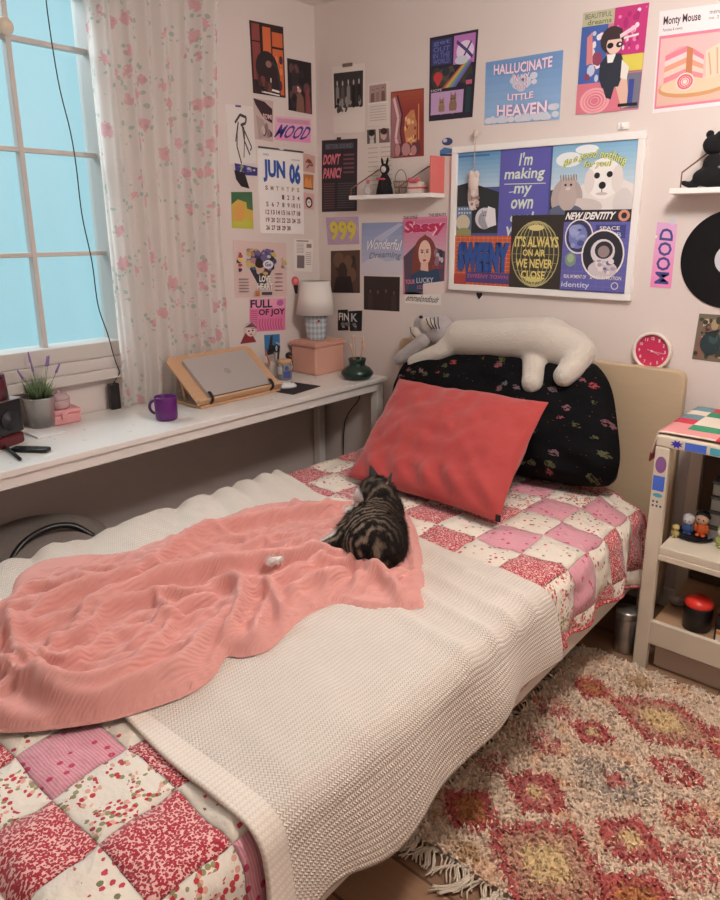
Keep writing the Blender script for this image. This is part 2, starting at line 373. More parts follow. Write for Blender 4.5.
# white knitted throw
t = NT('cream_knit'); u = t.uv(); su = t.n('SeparateXYZ', None, Vector=u)
rowf = t.math('MULTIPLY', su.outputs[1], 2*PI/.013); colf = t.math('MULTIPLY', su.outputs[0], 2*PI/.011)
h1 = t.math('ABSOLUTE', t.math('SINE', t.math('ADD', rowf, t.math('MULTIPLY', t.math('SINE', colf), 1.2))))
h2 = t.math('ABSOLUTE', t.math('SINE', t.math('MULTIPLY', colf, .5)))
kn = t.math('MULTIPLY', t.math('ADD', h1, h2), .5)
rib = t.math('GREATER_THAN', t.math('SINE', t.math('MULTIPLY', su.outputs[1], 2*PI/.02)), 0.0)
brd = t.math('LESS_THAN', su.outputs[1], -2.0+3.05-.03)
hh = t.mix(brd, kn, rib)
t.p(Base_Color=t.mix(kn, S(218, 203, 186), S(246, 236, 224)), Roughness=.95, Sheen_Weight=.25)
t.bump(hh, .9, .0038); KNIT = t.m
px, pz, ss = across(.596, 1.894, BZ+.016, .33, .322, .06, 110, 22, .02)
nx_ = len(px); ny = 170
yy = np.linspace(0, 1, ny); PXg, Vg = np.meshgrid(px, yy, indexing='ij'); PZg = np.meshgrid(pz, yy, indexing='ij')[0]; SS = np.meshgrid(ss, yy, indexing='ij')[0]
ynear = -2.045-.035*smoothstep(1.2, 1.7, PXg)-.03*smoothstep(.45, .33, PZg)*(PXg > 1.2)
ynear = ynear+.16*smoothstep(1.3, .62, PXg)*0
yfar = -.925-.09*smoothstep(.8, 1.3, PXg)-.02*np.sin(PXg*9)-.06*smoothstep(1.6, 1.9, PXg)+.0*PZg
Yg = ynear*(1-Vg)+yfar*Vg
top = smoothstep(.44, .50, PZg); side = (1-top)*(PXg > 1.2)
lf = smoothstep(.95, .66, PXg)
Z = PZg+top*(.008*(vnoise(SS*7, Yg*7, 11)-.4)+.004*(vnoise(SS*20, Yg*20, 12)-.5))
# bunched folds along the far-left edge
Z += lf*top*(.02*np.abs(np.sin(Yg*21+2.2*np.sin(Yg*6)+PXg*9))+.012*vnoise(SS*22, Yg*30, 14))
# a few soft creases running down from the top to the hem
for yc, am, w in ((-1.12, .016, .024), (-1.22, .020, .018), (-1.31, .014, .02), (-1.42, .012, .03), (-1.75, .006, .05), (-1.93, .006, .03)):
    dd = Yg-yc-.10*(1.80-PXg)-.03*np.sin(PXg*6); Z += top*am*np.exp(-(dd/w)**2)*smoothstep(1.3, 1.75, PXg)
Xq = PXg+side*(.013*np.sin(Yg*17+.8*np.sin(Yg*5))+.012*(vnoise(Yg*8, PZg*5, 15)-.5))*smoothstep(.52, .34, PZg)
hem = .018*np.sin(Yg*9+1)+.012*np.sin(Yg*22)-.042*smoothstep(-1.22, -1.42, Yg)
Z = np.where((PZg < .455) & (PXg > 1.2), Z+hem*(.46-PZg)/.14, Z)
P = np.stack([Xq, Yg, Z], -1); U = np.stack([SS, Yg+3.05], -1)
m = MB().grid(P, U); ob = m.build('knitted_throw', KNIT, smooth=True, origin=(1.24, -1.5, .23))
md = ob.modifiers.new('s', 'SOLIDIFY'); md.thickness = .008; md.offset = -1
tag(ob, 'cream knitted throw laid across the bed over the patchwork quilt', 'throw')

# pink muslin blanket, crumpled
t = NT('pink_seersucker'); u = t.uv(); su = t.n('SeparateXYZ', None, Vector=u)
wn_ = t.noise(u, 14.0, 2.0)
cr = t.math('SINE', t.math('ADD', t.math('MULTIPLY', su.outputs[1], 2*PI/.0085), t.math('MULTIPLY', wn_, 16.0)))
cr2 = t.math('MULTIPLY', cr, t.math('MULTIPLY_ADD', t.noise(u, 60.0), 1.0, .2))
t.p(Base_Color=t.mix(t.noise(u, 25.0, 3.0), S(218, 152, 143), S(226, 165, 155)), Roughness=.85, Sheen_Weight=.1)
t.bump(cr2, .30, .003); PINK = t.m
def seg_dist(X, Y, pl):
    best = np.full(X.shape, 1e9); sgn = np.zeros(X.shape); tt = np.zeros(X.shape); n = len(pl)-1
    for i in range(n):
        ax, ay = pl[i]; bx, by = pl[i+1]; dx, dy = bx-ax, by-ay; L = dx*dx+dy*dy
        k = np.clip(((X-ax)*dx+(Y-ay)*dy)/L, 0, 1); qx, qy = ax+k*dx, ay+k*dy
        dd = np.hypot(X-qx, Y-qy); m_ = dd < best
        best = np.where(m_, dd, best); sgn = np.where(m_, np.sign((X-ax)*dy-(Y-ay)*dx), sgn); tt = np.where(m_, (i+k)/n, tt)
    return best, sgn, tt
def inside(X, Y, pl):
    r = np.zeros(X.shape, bool); n = len(pl); j = n-1
    for i in range(n):
        xi, yi = pl[i]; xj, yj = pl[j]
        c_ = ((yi > Y) != (yj > Y)) & (X < (xj-xi)*(Y-yi)/(yj-yi+1e-12)+xi); r ^= c_; j = i
    return r
def catm(pts, n=6):
    pts = [np.array(p, float) for p in pts]; out = []
    for i in range(len(pts)-1):
        p0 = pts[max(i-1, 0)]; p1 = pts[i]; p2 = pts[i+1]; p3 = pts[min(i+2, len(pts)-1)]
        for k in range(n):
            s_ = k/n; out.append(.5*((2*p1)+(-p0+p2)*s_+(2*p0-5*p1+4*p2-p3)*s_**2+(-p0+3*p1-3*p2+p3)*s_**3))
    out.append(pts[-1]); return out
def bedpts(px_, z=.53, n=5): return [tuple(onz(x, y, z)[:2]) for x, y in catm(px_, n)]
out_px = [(424, 606), (395, 611), (362, 608), (335, 603), (305, 616), (285, 634), (268, 650), (242, 656), (226, 656), (215, 674), (195, 690), (160, 704), (110, 719), (60, 727), (10, 731), (-60, 728), (-150, 700),
          (-150, 650), (-60, 615), (2, 603), (14, 582), (42, 566), (80, 560), (130, 553), (175, 536), (215, 522), (255, 508), (295, 503), (335, 503), (375, 503), (405, 512), (418, 535), (424, 570), (424, 606)]
outl = bedpts(out_px, .522, 4)
gx = np.arange(.60, 1.72, .0062); gy = np.arange(-2.42, -.80, .0062)
X, Y = np.meshgrid(gx, gy, indexing='ij'); ins = inside(X, Y, outl); de, _, _ = seg_dist(X, Y, outl); de = np.where(ins, de, 0)
ridges = [  # measured fold crests: points, height, width
    ([(22, 628), (45, 608), (80, 596), (125, 583), (165, 562), (205, 536), (240, 526), (290, 516), (330, 508)], .034, .020),
    ([(60, 578), (90, 570), (130, 570), (170, 568), (200, 545), (250, 520)], .012, .018),
    ([(75, 632), (95, 612), (130, 597), (165, 585), (200, 577), (240, 570), (300, 563), (335, 562), (380, 570)], .045, .022),
    ([(245, 545), (280, 538), (310, 537)], .012, .010), ([(215, 578), (235, 565), (265, 562), (300, 560)], .015, .012),
    ([(205, 555), (250, 554), (300, 552)], .010, .008),
    ([(45, 665), (60, 648), (85, 640), (105, 614), (130, 604), (160, 597), (200, 596), (215, 590)], .032, .016),
    ([(150, 598), (162, 606), (168, 618), (150, 634), (130, 648)], .028, .012),
    ([(25, 660), (45, 668), (70, 668), (95, 652), (110, 640)], .022, .013),
    ([(10, 610), (12, 640), (26, 672), (50, 690), (90, 692), (130, 678), (160, 648), (178, 612)], .036, .017),
    ([(178, 612), (188, 608), (215, 600)], .03, .018),
    ([(-40, 655), (0, 672), (25, 688), (60, 700), (100, 701), (140, 686), (180, 668), (205, 640), (238, 600)], .038, .020),
    ([(-60, 690), (0, 712), (50, 716), (100, 706)], .022, .022),
    ([(208, 590), (228, 588), (242, 596), (232, 625), (215, 655)], .040, .016),
    ([(262, 590), (275, 600), (282, 622), (270, 645)], .036, .013), ([(242, 640), (255, 637), (260, 620), (268, 596)], .026, .012),
    ([(268, 590), (300, 578), (325, 564)], .03, .016), ([(290, 598), (305, 585), (325, 582), (345, 574)], .03, .014),
    ([(315, 612), (322, 594), (330, 580)], .02, .012), ([(300, 570), (350, 568), (385, 582), (402, 600), (400, 609)], .036, .014),
    ([(352, 565), (358, 575), (356, 582)], .014, .008), ([(405, 520), (412, 550), (414, 590)], .008, .012),
    ([(60, 640), (100, 660), (140, 650)], -.012, .02), ([(18, 600), (30, 590), (60, 585), (100, 580)], .02, .02),
]
wx = .010*(vnoise(X*14, Y*14, 31)-.5)+.004*(vnoise(X*40, Y*40, 33)-.5); wy = .010*(vnoise(X*14+9, Y*14, 32)-.5)+.004*(vnoise(X*40, Y*40, 34)-.5)
Hh = np.zeros(X.shape)
for pl, am, w in ridges:
    d_, sg, tt = seg_dist(X+wx, Y+wy, bedpts(pl, .55))
    fade = .25+.75*np.sin(PI*np.clip(tt, .02, .98))**.5
    q_ = d_/w; steep = np.exp(-(q_/.62)**2)-.22*np.exp(-((q_-1.5)/.55)**2); gentle = .62*np.exp(-(q_/.75)**2)+.38*np.exp(-q_/2.6)
    sgn_ = smoothstep(-.35, .35, sg*np.minimum(q_*2, 1)); r_ = 1.15*am*fade*(steep*sgn_+gentle*(1-sgn_))
    Hh = np.maximum(Hh, r_)+.30*np.minimum(Hh, r_) if am > 0 else Hh+r_
# finer secondary folds following the main lie of the cloth
fl = (X*.55+Y*.84); fp = (X*.84-Y*.55)
n2 = 1-np.abs(2*vnoise(fp*15+.9*vnoise(X*6, Y*6, 8)*2, fl*3.6, 21)-1); n3 = 1-np.abs(2*vnoise(fp*34+2*vnoise(X*9, Y*9, 9), fl*8, 22)-1)
body = smoothstep(0, .10, de)
n4 = 1-np.abs(2*vnoise(fp*62+3*vnoise(X*12, Y*12, 10), fl*11, 23)-1)
Hh += body*(.016*n2**4+.008*n3**3+.0035*n4**2)
base = .528+.012*body
left = smoothstep(.66, .60, X)
Zb = base+Hh*smoothstep(0, .035, de)-.012*(1-smoothstep(0, .012, de))-left*.03
# let the sheet settle like cloth: more fabric than floor plan, so it buckles into folds
st2 = .0062
IN = ins.copy(); core = ins & (de > .010)
RX_, RY_ = np.meshgrid(np.ones(len(gx)), np.ones(len(gy)), indexing='ij')
P3 = np.stack([X, Y, np.where(ins, Zb, .52)], -1).astype(float)
P3[..., :2] += (core[..., None])*(np.random.RandomState(2).rand(*P3.shape[:2], 2)-.5)*.002
catc = onz(368, 541, .54); catfoot = np.exp(-(((X-catc[0])/.11)**2+((Y-catc[1]-.02)/.12)**2)**2)
floor_ = np.where(ins, .524, .52)+.004*np.sin(X*50)*0
def fam(di, dj, L):
    def sl(a, di, dj):
        n0, n1 = a.shape[:2]; i0, i1 = max(0, -di), n0-max(0, di); j0, j1 = max(0, -dj), n1-max(0, dj)
        return (slice(i0, i1), slice(j0, j1)), (slice(i0+di, i1+di), slice(j0+dj, j1+dj))
    A_, B_ = sl(X, di, dj); ok = IN[A_] & IN[B_]; return A_, B_, ok, L
ex, ey = 1.42, 1.10
hx, hy = st2*ex, st2*ey
loc = 1+.0*X
F_ = [fam(1, 0, hx), fam(0, 1, hy), fam(1, 1, math.hypot(hx, hy)), fam(1, -1, math.hypot(hx, hy))]
FB = [fam(2, 0, 2*hx), fam(0, 2, 2*hy), fam(4, 0, 4*hx), fam(0, 4, 4*hy)]
Wt = np.where(core, 1.0, 0.0); V3 = np.zeros_like(P3)
bx_ = smoothstep(0, .07, de)            # slack fades towards the hem
Hn = .524+.008+1.25*Hh*smoothstep(0, .035, de)
for itn in range(130):
    prev = P3.copy(); P3 = P3+V3*.90; P3[..., 2] -= .00006*Wt
    for rep in range(3):
        D = np.zeros_like(P3); Cn = np.zeros(X.shape)
        for A_, B_, ok, L in F_:
            d_ = P3[B_]-P3[A_]; ln = np.sqrt((d_**2).sum(-1))+1e-9; base_l = np.hypot(X[B_]-X[A_], Y[B_]-Y[A_])
            Le = base_l+(L-base_l)*bx_[A_]; c_ = np.where(ok, (ln-Le)/ln*.5, 0)[..., None]*d_
            D[A_] += c_; D[B_] -= c_; Cn[A_] += ok; Cn[B_] += ok
        for A_, B_, ok, L in FB:
            d_ = P3[B_]-P3[A_]; ln = np.sqrt((d_**2).sum(-1))+1e-9; base_l = np.hypot(X[B_]-X[A_], Y[B_]-Y[A_])
            Le = (base_l+(L-base_l)*bx_[A_])*.90; c_ = np.where(ok & (ln < Le), (ln-Le)/ln*.5*.35, 0)[..., None]*d_
            D[A_] += c_; D[B_] -= c_; Cn[A_] += ok*.35; Cn[B_] += ok*.35
        P3 += D/np.maximum(Cn, 1)[..., None]*1.35*Wt[..., None]
        P3[..., :2] = np.stack([X, Y], -1)+np.clip((P3[..., :2]-np.stack([X, Y], -1))*.985, -.020, .020)
        P3[..., 2] = np.where(core, P3[..., 2]+.02*(Hn-P3[..., 2]), P3[..., 2])
        P3[..., 2] = np.clip(P3[..., 2], floor_, .615)
        Lp = P3.copy(); Lp[1:-1, 1:-1] = (P3[2:, 1:-1]+P3[:-2, 1:-1]+P3[1:-1, 2:]+P3[1:-1, :-2])*.25; P3 = np.where(core[..., None], P3*.975+Lp*.025, P3)
        P3[..., 2] = np.where(core, P3[..., 2]*(1-catfoot)+np.minimum(P3[..., 2], .540)*catfoot, P3[..., 2])
    V3 = np.clip(P3-prev, -.003, .003); on = P3[..., 2] < floor_+.001; V3[on] *= .5
for _ in range(1):
    Q = P3.copy(); Q[1:-1, 1:-1] = P3[1:-1, 1:-1]*.5+(P3[2:, 1:-1]+P3[:-2, 1:-1]+P3[1:-1, 2:]+P3[1:-1, :-2])*.125; P3 = np.where((core & (de > .02))[..., None], Q, P3)
zb_ = np.where(core, P3[..., 2], .524)
Bl = zb_.copy()
for _ in range(28): Bl[1:-1, 1:-1] = (Bl[2:, 1:-1]+Bl[:-2, 1:-1]+Bl[1:-1, 2:]+Bl[1:-1, :-2]+Bl[1:-1, 1:-1])*.2
P3[..., 2] = np.maximum(zb_+.62*smoothstep(0, .05, de)*(1-catfoot)*(zb_-Bl), .525)
P3[..., 2] = np.maximum(P3[..., 2], .525+.022*smoothstep(.88, .78, X)*smoothstep(0, .03, de))
XS, YS = np.where(core, P3[..., 0], X), np.where(core, P3[..., 1], Y); Zb = np.where(core, P3[..., 2]+.003, Zb*0+.523)
# snap border vertices on to the outline
keep = np.zeros((len(gx)-1, len(gy)-1), bool)
keep = ins[:-1, :-1] | ins[1:, :-1] | ins[1:, 1:] | ins[:-1, 1:]
OP = np.array(outl); used = {}; m = MB()
def vid(i, j):
    if (i, j) not in used:
        x, y, z = XS[i, j], YS[i, j], Zb[i, j]
        if not ins[i, j]:
            a = OP[:-1]; b_ = OP[1:]; d2 = b_-a; k = np.clip(((x-a[:, 0])*d2[:, 0]+(y-a[:, 1])*d2[:, 1])/(d2**2).sum(1).clip(1e-9), 0, 1)
            q_ = a+k[:, None]*d2; w_ = np.argmin(((q_-[x, y])**2).sum(1)); x, y = q_[w_]; z = .518
        used[(i, j)] = m.add([(x, y, z)])
    return used[(i, j)]
for i in range(len(gx)-1):
    for j in range(len(gy)-1):
        if keep[i, j]:
            cc = ((i, j), (i+1, j), (i+1, j+1), (i, j+1))
            m.face([vid(*k) for k in cc], [(gx[a]*.3+gy[b]*.95, gx[a]*1.25) for a, b in cc])
ob = m.build('muslin_blanket', PINK, smooth=True, origin=(1.1, -1.7, .52))
tag(ob, 'crumpled salmon pink crinkle blanket heaped over the throw, cat lying on it', 'blanket')
_BH = (gx, gy, Zb)
def blanket_z(x, y):
    i = int(np.clip(round((x-gx[0])/.0062), 0, len(gx)-1)); j = int(np.clip(round((y-gy[0])/.0062), 0, len(gy)-1)); return float(Zb[i, j])
# ------------------------------------------------------------------ pillows and plush
def cushion(c4, T, n=44, pinch=.05, power=.42, sag=0, seed=1, wr=.006, uvs=.5, rnd=0.0):
    """soft cushion between four corners TL,TR,BR,BL"""
    TL, TR, BR, BL = [np.array(p, float) for p in c4]
    u = np.linspace(-1, 1, n)[:, None]+np.zeros((1, n)); v = np.linspace(-1, 1, n)[None, :]+np.zeros((n, 1))
    uu = u*(1-pinch*(1-v*v)); vv = v*(1-pinch*(1-u*u))
    if rnd: uu, vv = uu*np.sqrt(1-rnd*vv**4), vv*np.sqrt(1-rnd*uu**4)
    a = (uu+1)/2; b = (vv+1)/2
    base = (TL*(1-a[..., None])+TR*a[..., None])*b[..., None]+(BL*(1-a[..., None])+BR*a[..., None])*(1-b[..., None])
    nr = np.cross(TR-TL, TL-BL); nr /= np.linalg.norm(nr)
    hh = ((1-u*u).clip(0)*(1-v*v).clip(0))**power
    w = wr*(vnoise(u*3+5, v*3, seed)-.5)*2+wr*.6*(vnoise(u*8, v*5, seed+1)-.5)*2
    w += wr*1.1*np.exp(-((np.abs(v+.75)-.0)/.2)**2)*np.sin(u*16+v*9)
    m = MB()
    for sg in (1, -1):
        hgt = T*hh*(1-.25*sag*v)+w*hh**.5
        P = base+nr*(hgt*sg)[..., None]
        P[..., 2] -= sag*.03*(1-np.abs(v))*(1-u*u)
        U = np.stack([a*uvs*1.35+(sg<0)*3, b*uvs], -1)
        if sg < 0: P = P[::-1]; U = U[::-1]
        m.grid(P, U)
    return m
t = NT('coral_cotton'); u = t.uv(); t.p(Base_Color=t.mix(t.noise(u, 9.0, 3.0), S(170, 58, 56), S(180, 66, 63)), Roughness=.85, Sheen_Weight=.3)
t.bump(t.math('ADD', t.math('MULTIPLY', t.noise(u, 11.0, 3.0), 1.0), t.math('MULTIPLY', t.noise(u, 400.0), .05)), .55, .014); CORAL = t.m
t = NT('black_floral_cotton'); u = t.uv()
v1 = t.vor(u, 11.0); v2 = t.vor(u, 34.0); r_ = t.n('SeparateColor', None, Color=v1.outputs[1]); r2 = t.n('SeparateColor', None, Color=v2.outputs[1]).outputs[0]
nn = t.noise(u, 70.0, 2.0)
msk = t.math('LESS_THAN', t.math('ADD', v1.outputs[0], t.math('MULTIPLY', nn, .35)), .46)
msk = t.math('MULTIPLY', msk, t.math('GREATER_THAN', t.noise(u, 60.0, 3.0), .46))
m2_ = t.math('LESS_THAN', t.math('ADD', v2.outputs[0], t.math('MULTIPLY', nn, .3)), .24)
fc = t.mix(r_.outputs[0], S(150, 62, 66), S(98, 98, 108)); fc = t.mix(t.math('GREATER_THAN', r_.outputs[1], .6), fc, S(84, 84, 58))
c = t.mix(t.math('MULTIPLY', m2_, t.math('GREATER_THAN', r2, .45)), S(9, 9, 12), S(120, 64, 60)); c = t.mix(msk, c, fc)
t.p(Base_Color=c, Roughness=.85); t.set(t.b.inputs['Specular IOR Level'], .15); t.bump(t.noise(u, 7.0, 3.0), .6, .02); BLKFL = t.m
cu2 = thing('back_cushion', 'large black floral cushion leaning on the headboard behind the coral pillow', 'cushion', (1.2, -.25, .5))
cushion(((.66, -.125, .90), (1.62, -.125, .985), (1.80, -.33, .535), (.74, -.36, .535)), .125, 48, .0, .32, 1, 4, .014, 1.0, .22).build('cushion_cover', BLKFL, cu2, True, smooth=True)
pl = thing('pillow', 'coral red pillow propped against the black floral cushion', 'pillow', (1.2, -.65, .52))
cushion(((.868, -.43, .852), (1.553, -.47, .868), (1.566, -.80, .535), (.89, -.775, .525)), .078, 60, .045, .42, .3, 7, .013).build('pillow_cover', CORAL, pl, True, smooth=True)
p = ony(498, 519, -.845)
MB().box(p[0]-.009, p[0]+.009, p[1]-.002, p[1]+.002, p[2]-.010, p[2]+.014).build('sewn_tag', mat('black_label', S(20, 18, 20), .7), pl, True, bevel=.001, label='small black fabric tag')

t = NT('ivory_plush'); t.p(Base_Color=t.mix(t.noise(t.obj(), 14.0), S(206, 197, 185), S(196, 187, 175)), Roughness=.95, Sheen_Weight=.4)
t.bump(t.noise(t.obj(), 130.0, 3.0), .5, .006); PLUSH = t.m
t = NT('grey_plush'); t.p(Base_Color=S(172, 164, 163), Roughness=.95, Sheen_Weight=.4); t.bump(t.noise(t.obj(), 130.0, 3.0), .5, .006); GPLUSH = t.m
PY = -.14
def cap(m, a, b, ra, rb, k=5):
    k = k*3
    a = np.array(a, float); b = np.array(b, float)
    for i in range(k+1):
        f = i/k; c_ = a*(1-f)+b*f; r_ = ra*(1-f)+rb*f; m.ell(c_, (r_, r_, r_), seg=14, rings=10)
pt = lambda x, y, Y=PY: ony(x, y, Y)
pr = thing('plush_cat', 'long ivory plush cat sprawled along the top of the headboard cushion', 'plush toy', (1.15, PY, .95))
m = MB()
cap(m, pt(462, 338), pt(548, 340), .078, .092); cap(m, pt(548, 340), pt(572, 350), .092, .080, 3)
cap(m, pt(536, 355), pt(533, 376, -.26), .055, .042); cap(m, pt(533, 376, -.26), pt(532, 383, -.28), .042, .042, 2)
cap(m, pt(580, 352), pt(574, 366, -.20), .062, .050); cap(m, pt(574, 366, -.20), pt(564, 376, -.26), .050, .042, 3)
cap(m, pt(462, 338), pt(440, 352, -.19), .060, .040); cap(m, pt(440, 352, -.19), pt(414, 362, -.2), .040, .034)
ob = m.build('plush_body', PLUSH, pr, True); blend(ob, .008, 14)
m = MB(); cap(m, pt(440, 330), pt(427, 326), .066, .062, 3); ob = phd = m.build('plush_head', GPLUSH, pr, True); blend(ob, .006, 8)
m = MB(); cap(m, pt(424, 340, -.19), pt(403, 357, -.2), .030, .030, 5); cap(m, pt(403, 357, -.2), pt(399, 360, -.2), .030, .024, 2); ob = m.build('plush_ear', GPLUSH, pr, True, label='long drooping grey ear'); blend(ob, .006, 6)
m = MB(); c_ = pt(427, 325, -.195); m.ell(c_, (.036, .02, .034)); m.ell(pt(417, 333, -.19), (.028, .02, .028)); m.build('plush_face', PLUSH, phd, True, smooth=True)
DARK = mat('black_thread', S(26, 24, 26), .8)
m = MB()
for k in range(4): m.tube([pt(426+k*4, 318-k*.4, -.222+.003*k), pt(428+k*3.4, 324, -.222+.002*k), pt(432+k*2.5, 329, -.214)], .0022, 6)
m.build('stitched_stripes', DARK, phd, True, smooth=True)
MB().ell(pt(421, 317, -.215), (.010, .006, .007)).build('plush_eye', DARK, phd, True, smooth=True)
m = MB(); m.tube([pt(410, 327, -.21), pt(411, 333, -.215), pt(415, 337, -.215)], .0016, 6).build('plush_mouth', DARK, phd, True, smooth=True)

# ------------------------------------------------------------------ the cat
cat = thing('cat', 'tabby cat with white muzzle and paws lying on the pink blanket', 'cat', (1.38, -1.2, .53))
z = lambda x, y, zz: onz(x, y, zz)
m = MB()
def E3(x, y, zz, r, rr=None): p = z(x, y, zz); m.ell(p, rr or (r, r, r), seg=18, rings=12); return p
def capz(a, b, ra, rb, k=5): cap(m, z(*a), z(*b), ra, rb, k)
capz((384, 512, .615), (372, 532, .605), .062, .082, 4); capz((372, 532, .605), (376, 543, .595), .082, .088, 2)
capz((388, 530, .60), (387, 545, .59), .058, .062, 3)
capz((362, 528, .60), (352, 540, .585), .060, .058, 3)
capz((352, 541, .58), (318, 552, .565), .050, .024, 5); capz((318, 552, .565), (302, 556, .558), .024, .012, 3)
capz((384, 512, .63), (382, 500, .655), .058, .050, 3)
capz((381, 496, .67), (376, 491, .675), .052, .050, 3)
capz((372, 492, .672), (361, 494, .664), .034, .022, 3); capz((361, 496, .655), (359, 498, .65), .018, .016, 1)
capz((372, 505, .61), (364, 510, .585), .045, .035, 2)
capz((362, 510, .575), (348, 511, .558), .020, .016, 3)
capz((332, 546, .57), (300, 556, .557), .020, .014, 4); capz((281, 559, .575), (270, 561, .578), .010, .012, 3)
body = m.build('cat_body', DARK, cat, True); blend(body, .0065, 7, .45)
me = body.data; nvv = len(me.vertices); co = np.empty(nvv*3); me.vertices.foreach_get('co', co); co = co.reshape(-1, 3)+np.array([1.38, -1.2, .53])
me.calc_loop_triangles(); nrm = np.empty(nvv*3); me.vertices.foreach_get('normal', nrm); nrm = nrm.reshape(-1, 3)
wh = [(z(359, 497, .655), .034), (z(358, 500, .65), .034), (z(364, 507, .60), .034), (z(348, 511, .558), .045), (z(362, 512, .575), .025), (z(275, 561, .573), .06)]
headc = z(377, 492, .673); ax = np.array([.62, -.78, 0.]); fwdv = (z(361, 494, .664)-z(381, 494, .672)); fwdv /= np.linalg.norm(fwdv)
legA, legB = z(336, 543, .575), z(297, 556, .557)
def fur(p):
    n_ = p.shape[0]; tcoord = p@ax; lat = p@np.array([.78, .62, 0])
    wob = vnoise(p[:, 0]*30, p[:, 1]*30, 41)*.012+vnoise(lat*60, p[:, 2]*60, 42)*.008
    s_ = .5+.5*np.sin(2*PI*(tcoord+wob+.25*p[:, 2])/.0185)
    brk = vnoise(p[:, 0]*70, p[:, 1]*70+p[:, 2]*50, 43)
    k = smoothstep(.52, .85, s_)*smoothstep(.18, .5, brk)*smoothstep(.10, -.06, (lat-(np.array([1.38, -1.2, 0])@np.array([.78, .62, 0]))-.01))
    dark = np.array(S(26, 20, 18)[:3]); brown = np.array(S(150, 130, 112)[:3]); white = np.array(S(236, 230, 224)[:3])
    hd = smoothstep(.075, .05, np.linalg.norm(p-headc, axis=1)); k = np.maximum(k*(1-hd), hd*.30*smoothstep(.35, .7, brk))
    c_ = dark*(1-k[:, None])+brown*k[:, None]
    w_ = np.zeros(n_)
    for q_, r_ in wh: w_ = np.maximum(w_, smoothstep(r_, r_*.75, np.linalg.norm(p-q_, axis=1)))
    # white stocking on the stretched hind leg, on its far side
    d_ = legB-legA; tt = np.clip(((p-legA)@d_)/(d_@d_), 0, 1); ds = np.linalg.norm(p-(legA+tt[:, None]*d_), axis=1)
    far = (p-(legA+tt[:, None]*d_))@np.array([-.64, .77, .45])
    w_ = np.maximum(w_, smoothstep(.05, .035, ds)*smoothstep(-.006, .002, far))
    return c_*(1-w_[:, None])+white*w_[:, None]
cols = fur(co); rng = np.random.RandomState(3)
m = MB()
for v_ in co: m.v.append(tuple(v_))
cl_ = [tuple(c_)+(1.0,) for c_ in cols]
for p_ in me.polygons: m.face(p_.vertices, None, [cl_[i] for i in p_.vertices])
nf = 2; tips = []
flow = ax*.75+np.array([0, 0, -.35])
for i in range(nvv):
    for k in range(nf):
        jit = rng.normal(0, .0028, 3); d_ = nrm[i]*.34+flow-nrm[i]*(nrm[i]@flow)+rng.normal(0, .16, 3); d_ /= np.linalg.norm(d_)
        L = .010+.006*rng.rand()
        if np.linalg.norm(co[i]-headc) < .065: L *= .6
        a = co[i]+jit-nrm[i]*.0015; sd = np.cross(d_, nrm[i]); sd /= np.linalg.norm(sd)+1e-9
        b_ = m.add([a-sd*.0009, a+sd*.0009, a+d_*L]); g_ = .8+.45*rng.rand(); c3 = tuple(np.clip(cols[i]*g_, 0, 1))+(1.0,)
        m.face((b_, b_+1, b_+2), None, [c3]*3)
t = NT('cat_fur'); at = t.n('Attribute', {'attribute_name': 'Col'}); t.p(Base_Color=at.outputs[0], Roughness=.8); t.set(t.b.inputs['Specular IOR Level'], .2); FUR = t.m
old = body; m.build('cat_body_fur', FUR, cat, True, smooth=True); bpy.data.objects.remove(old); bpy.data.objects['cat_body_fur'].name = 'cat_body'
def earm(base, tip, w, nrm_):
    base, tip = Vector(base), Vector(tip); d_ = (tip-base); sd = d_.cross(Vector(nrm_)).normalized(); nn_ = Vector(nrm_).normalized()
    m = MB(); rows = []
    for i in range(7):
        f = i/6; ww = w*(1-f)**.75; ring = []
        for k in range(8):
            a = 2*PI*k/8; ring.append(base+d_*f+sd*math.cos(a)*ww+nn_*math.sin(a)*ww*.38)
        rows.append(m.add(ring))
    for i in range(6):
        for k in range(8): m.face((rows[i]+k, rows[i]+(k+1) % 8, rows[i+1]+(k+1) % 8, rows[i+1]+k))
    return m
EAR = mat('cat_ear_fur', S(40, 32, 30), .8); EARI = mat('cat_ear_inside', S(120, 88, 78), .8)
earm(z(374, 481, .705), z(370, 465, .738), .030, (-.3, -.7, .2)).build('ear', EAR, cat, True, smooth=True)
e2 = earm(z(386, 486, .70), z(392, 472, .728), .028, (-.55, -.6, .3)).build('ear', EAR, cat, True, smooth=True)
earm(z(385, 488, .705), z(388, 479, .722), .012, (-.55, -.6, .3)).build('inner_ear', EARI, e2, smooth=True, world=False) if False else earm(z(384.5, 487.5, .703), z(390, 477, .722), .017, (-.55, -.6, .3)).build('inner_ear', EARI, e2, True, smooth=True)
EYE = mat('cat_eye_green', S(150, 160, 90), .1); nose = mat('cat_nose_pink', S(190, 120, 115), .5)
MB().ell(z(364.5, 489, .684), (.006, .006, .006), seg=10, rings=8).build('eye', EYE, cat, True, smooth=True)
MB().ell(z(357.5, 494.5, .666), (.005, .005, .004), seg=10, rings=8).build('nose', nose, cat, True, smooth=True)
m = MB()
for k in range(5):
    a = z(359, 497, .657); m.tube([a, a+np.array([-.03-.004*k, -.018+.008*k, .012-.006*k]), a+np.array([-.055, -.035+.014*k, .012-.012*k])], .0004, 4)
m.build('whiskers', mat('whisker_white', S(240, 238, 235), .5), cat, True)
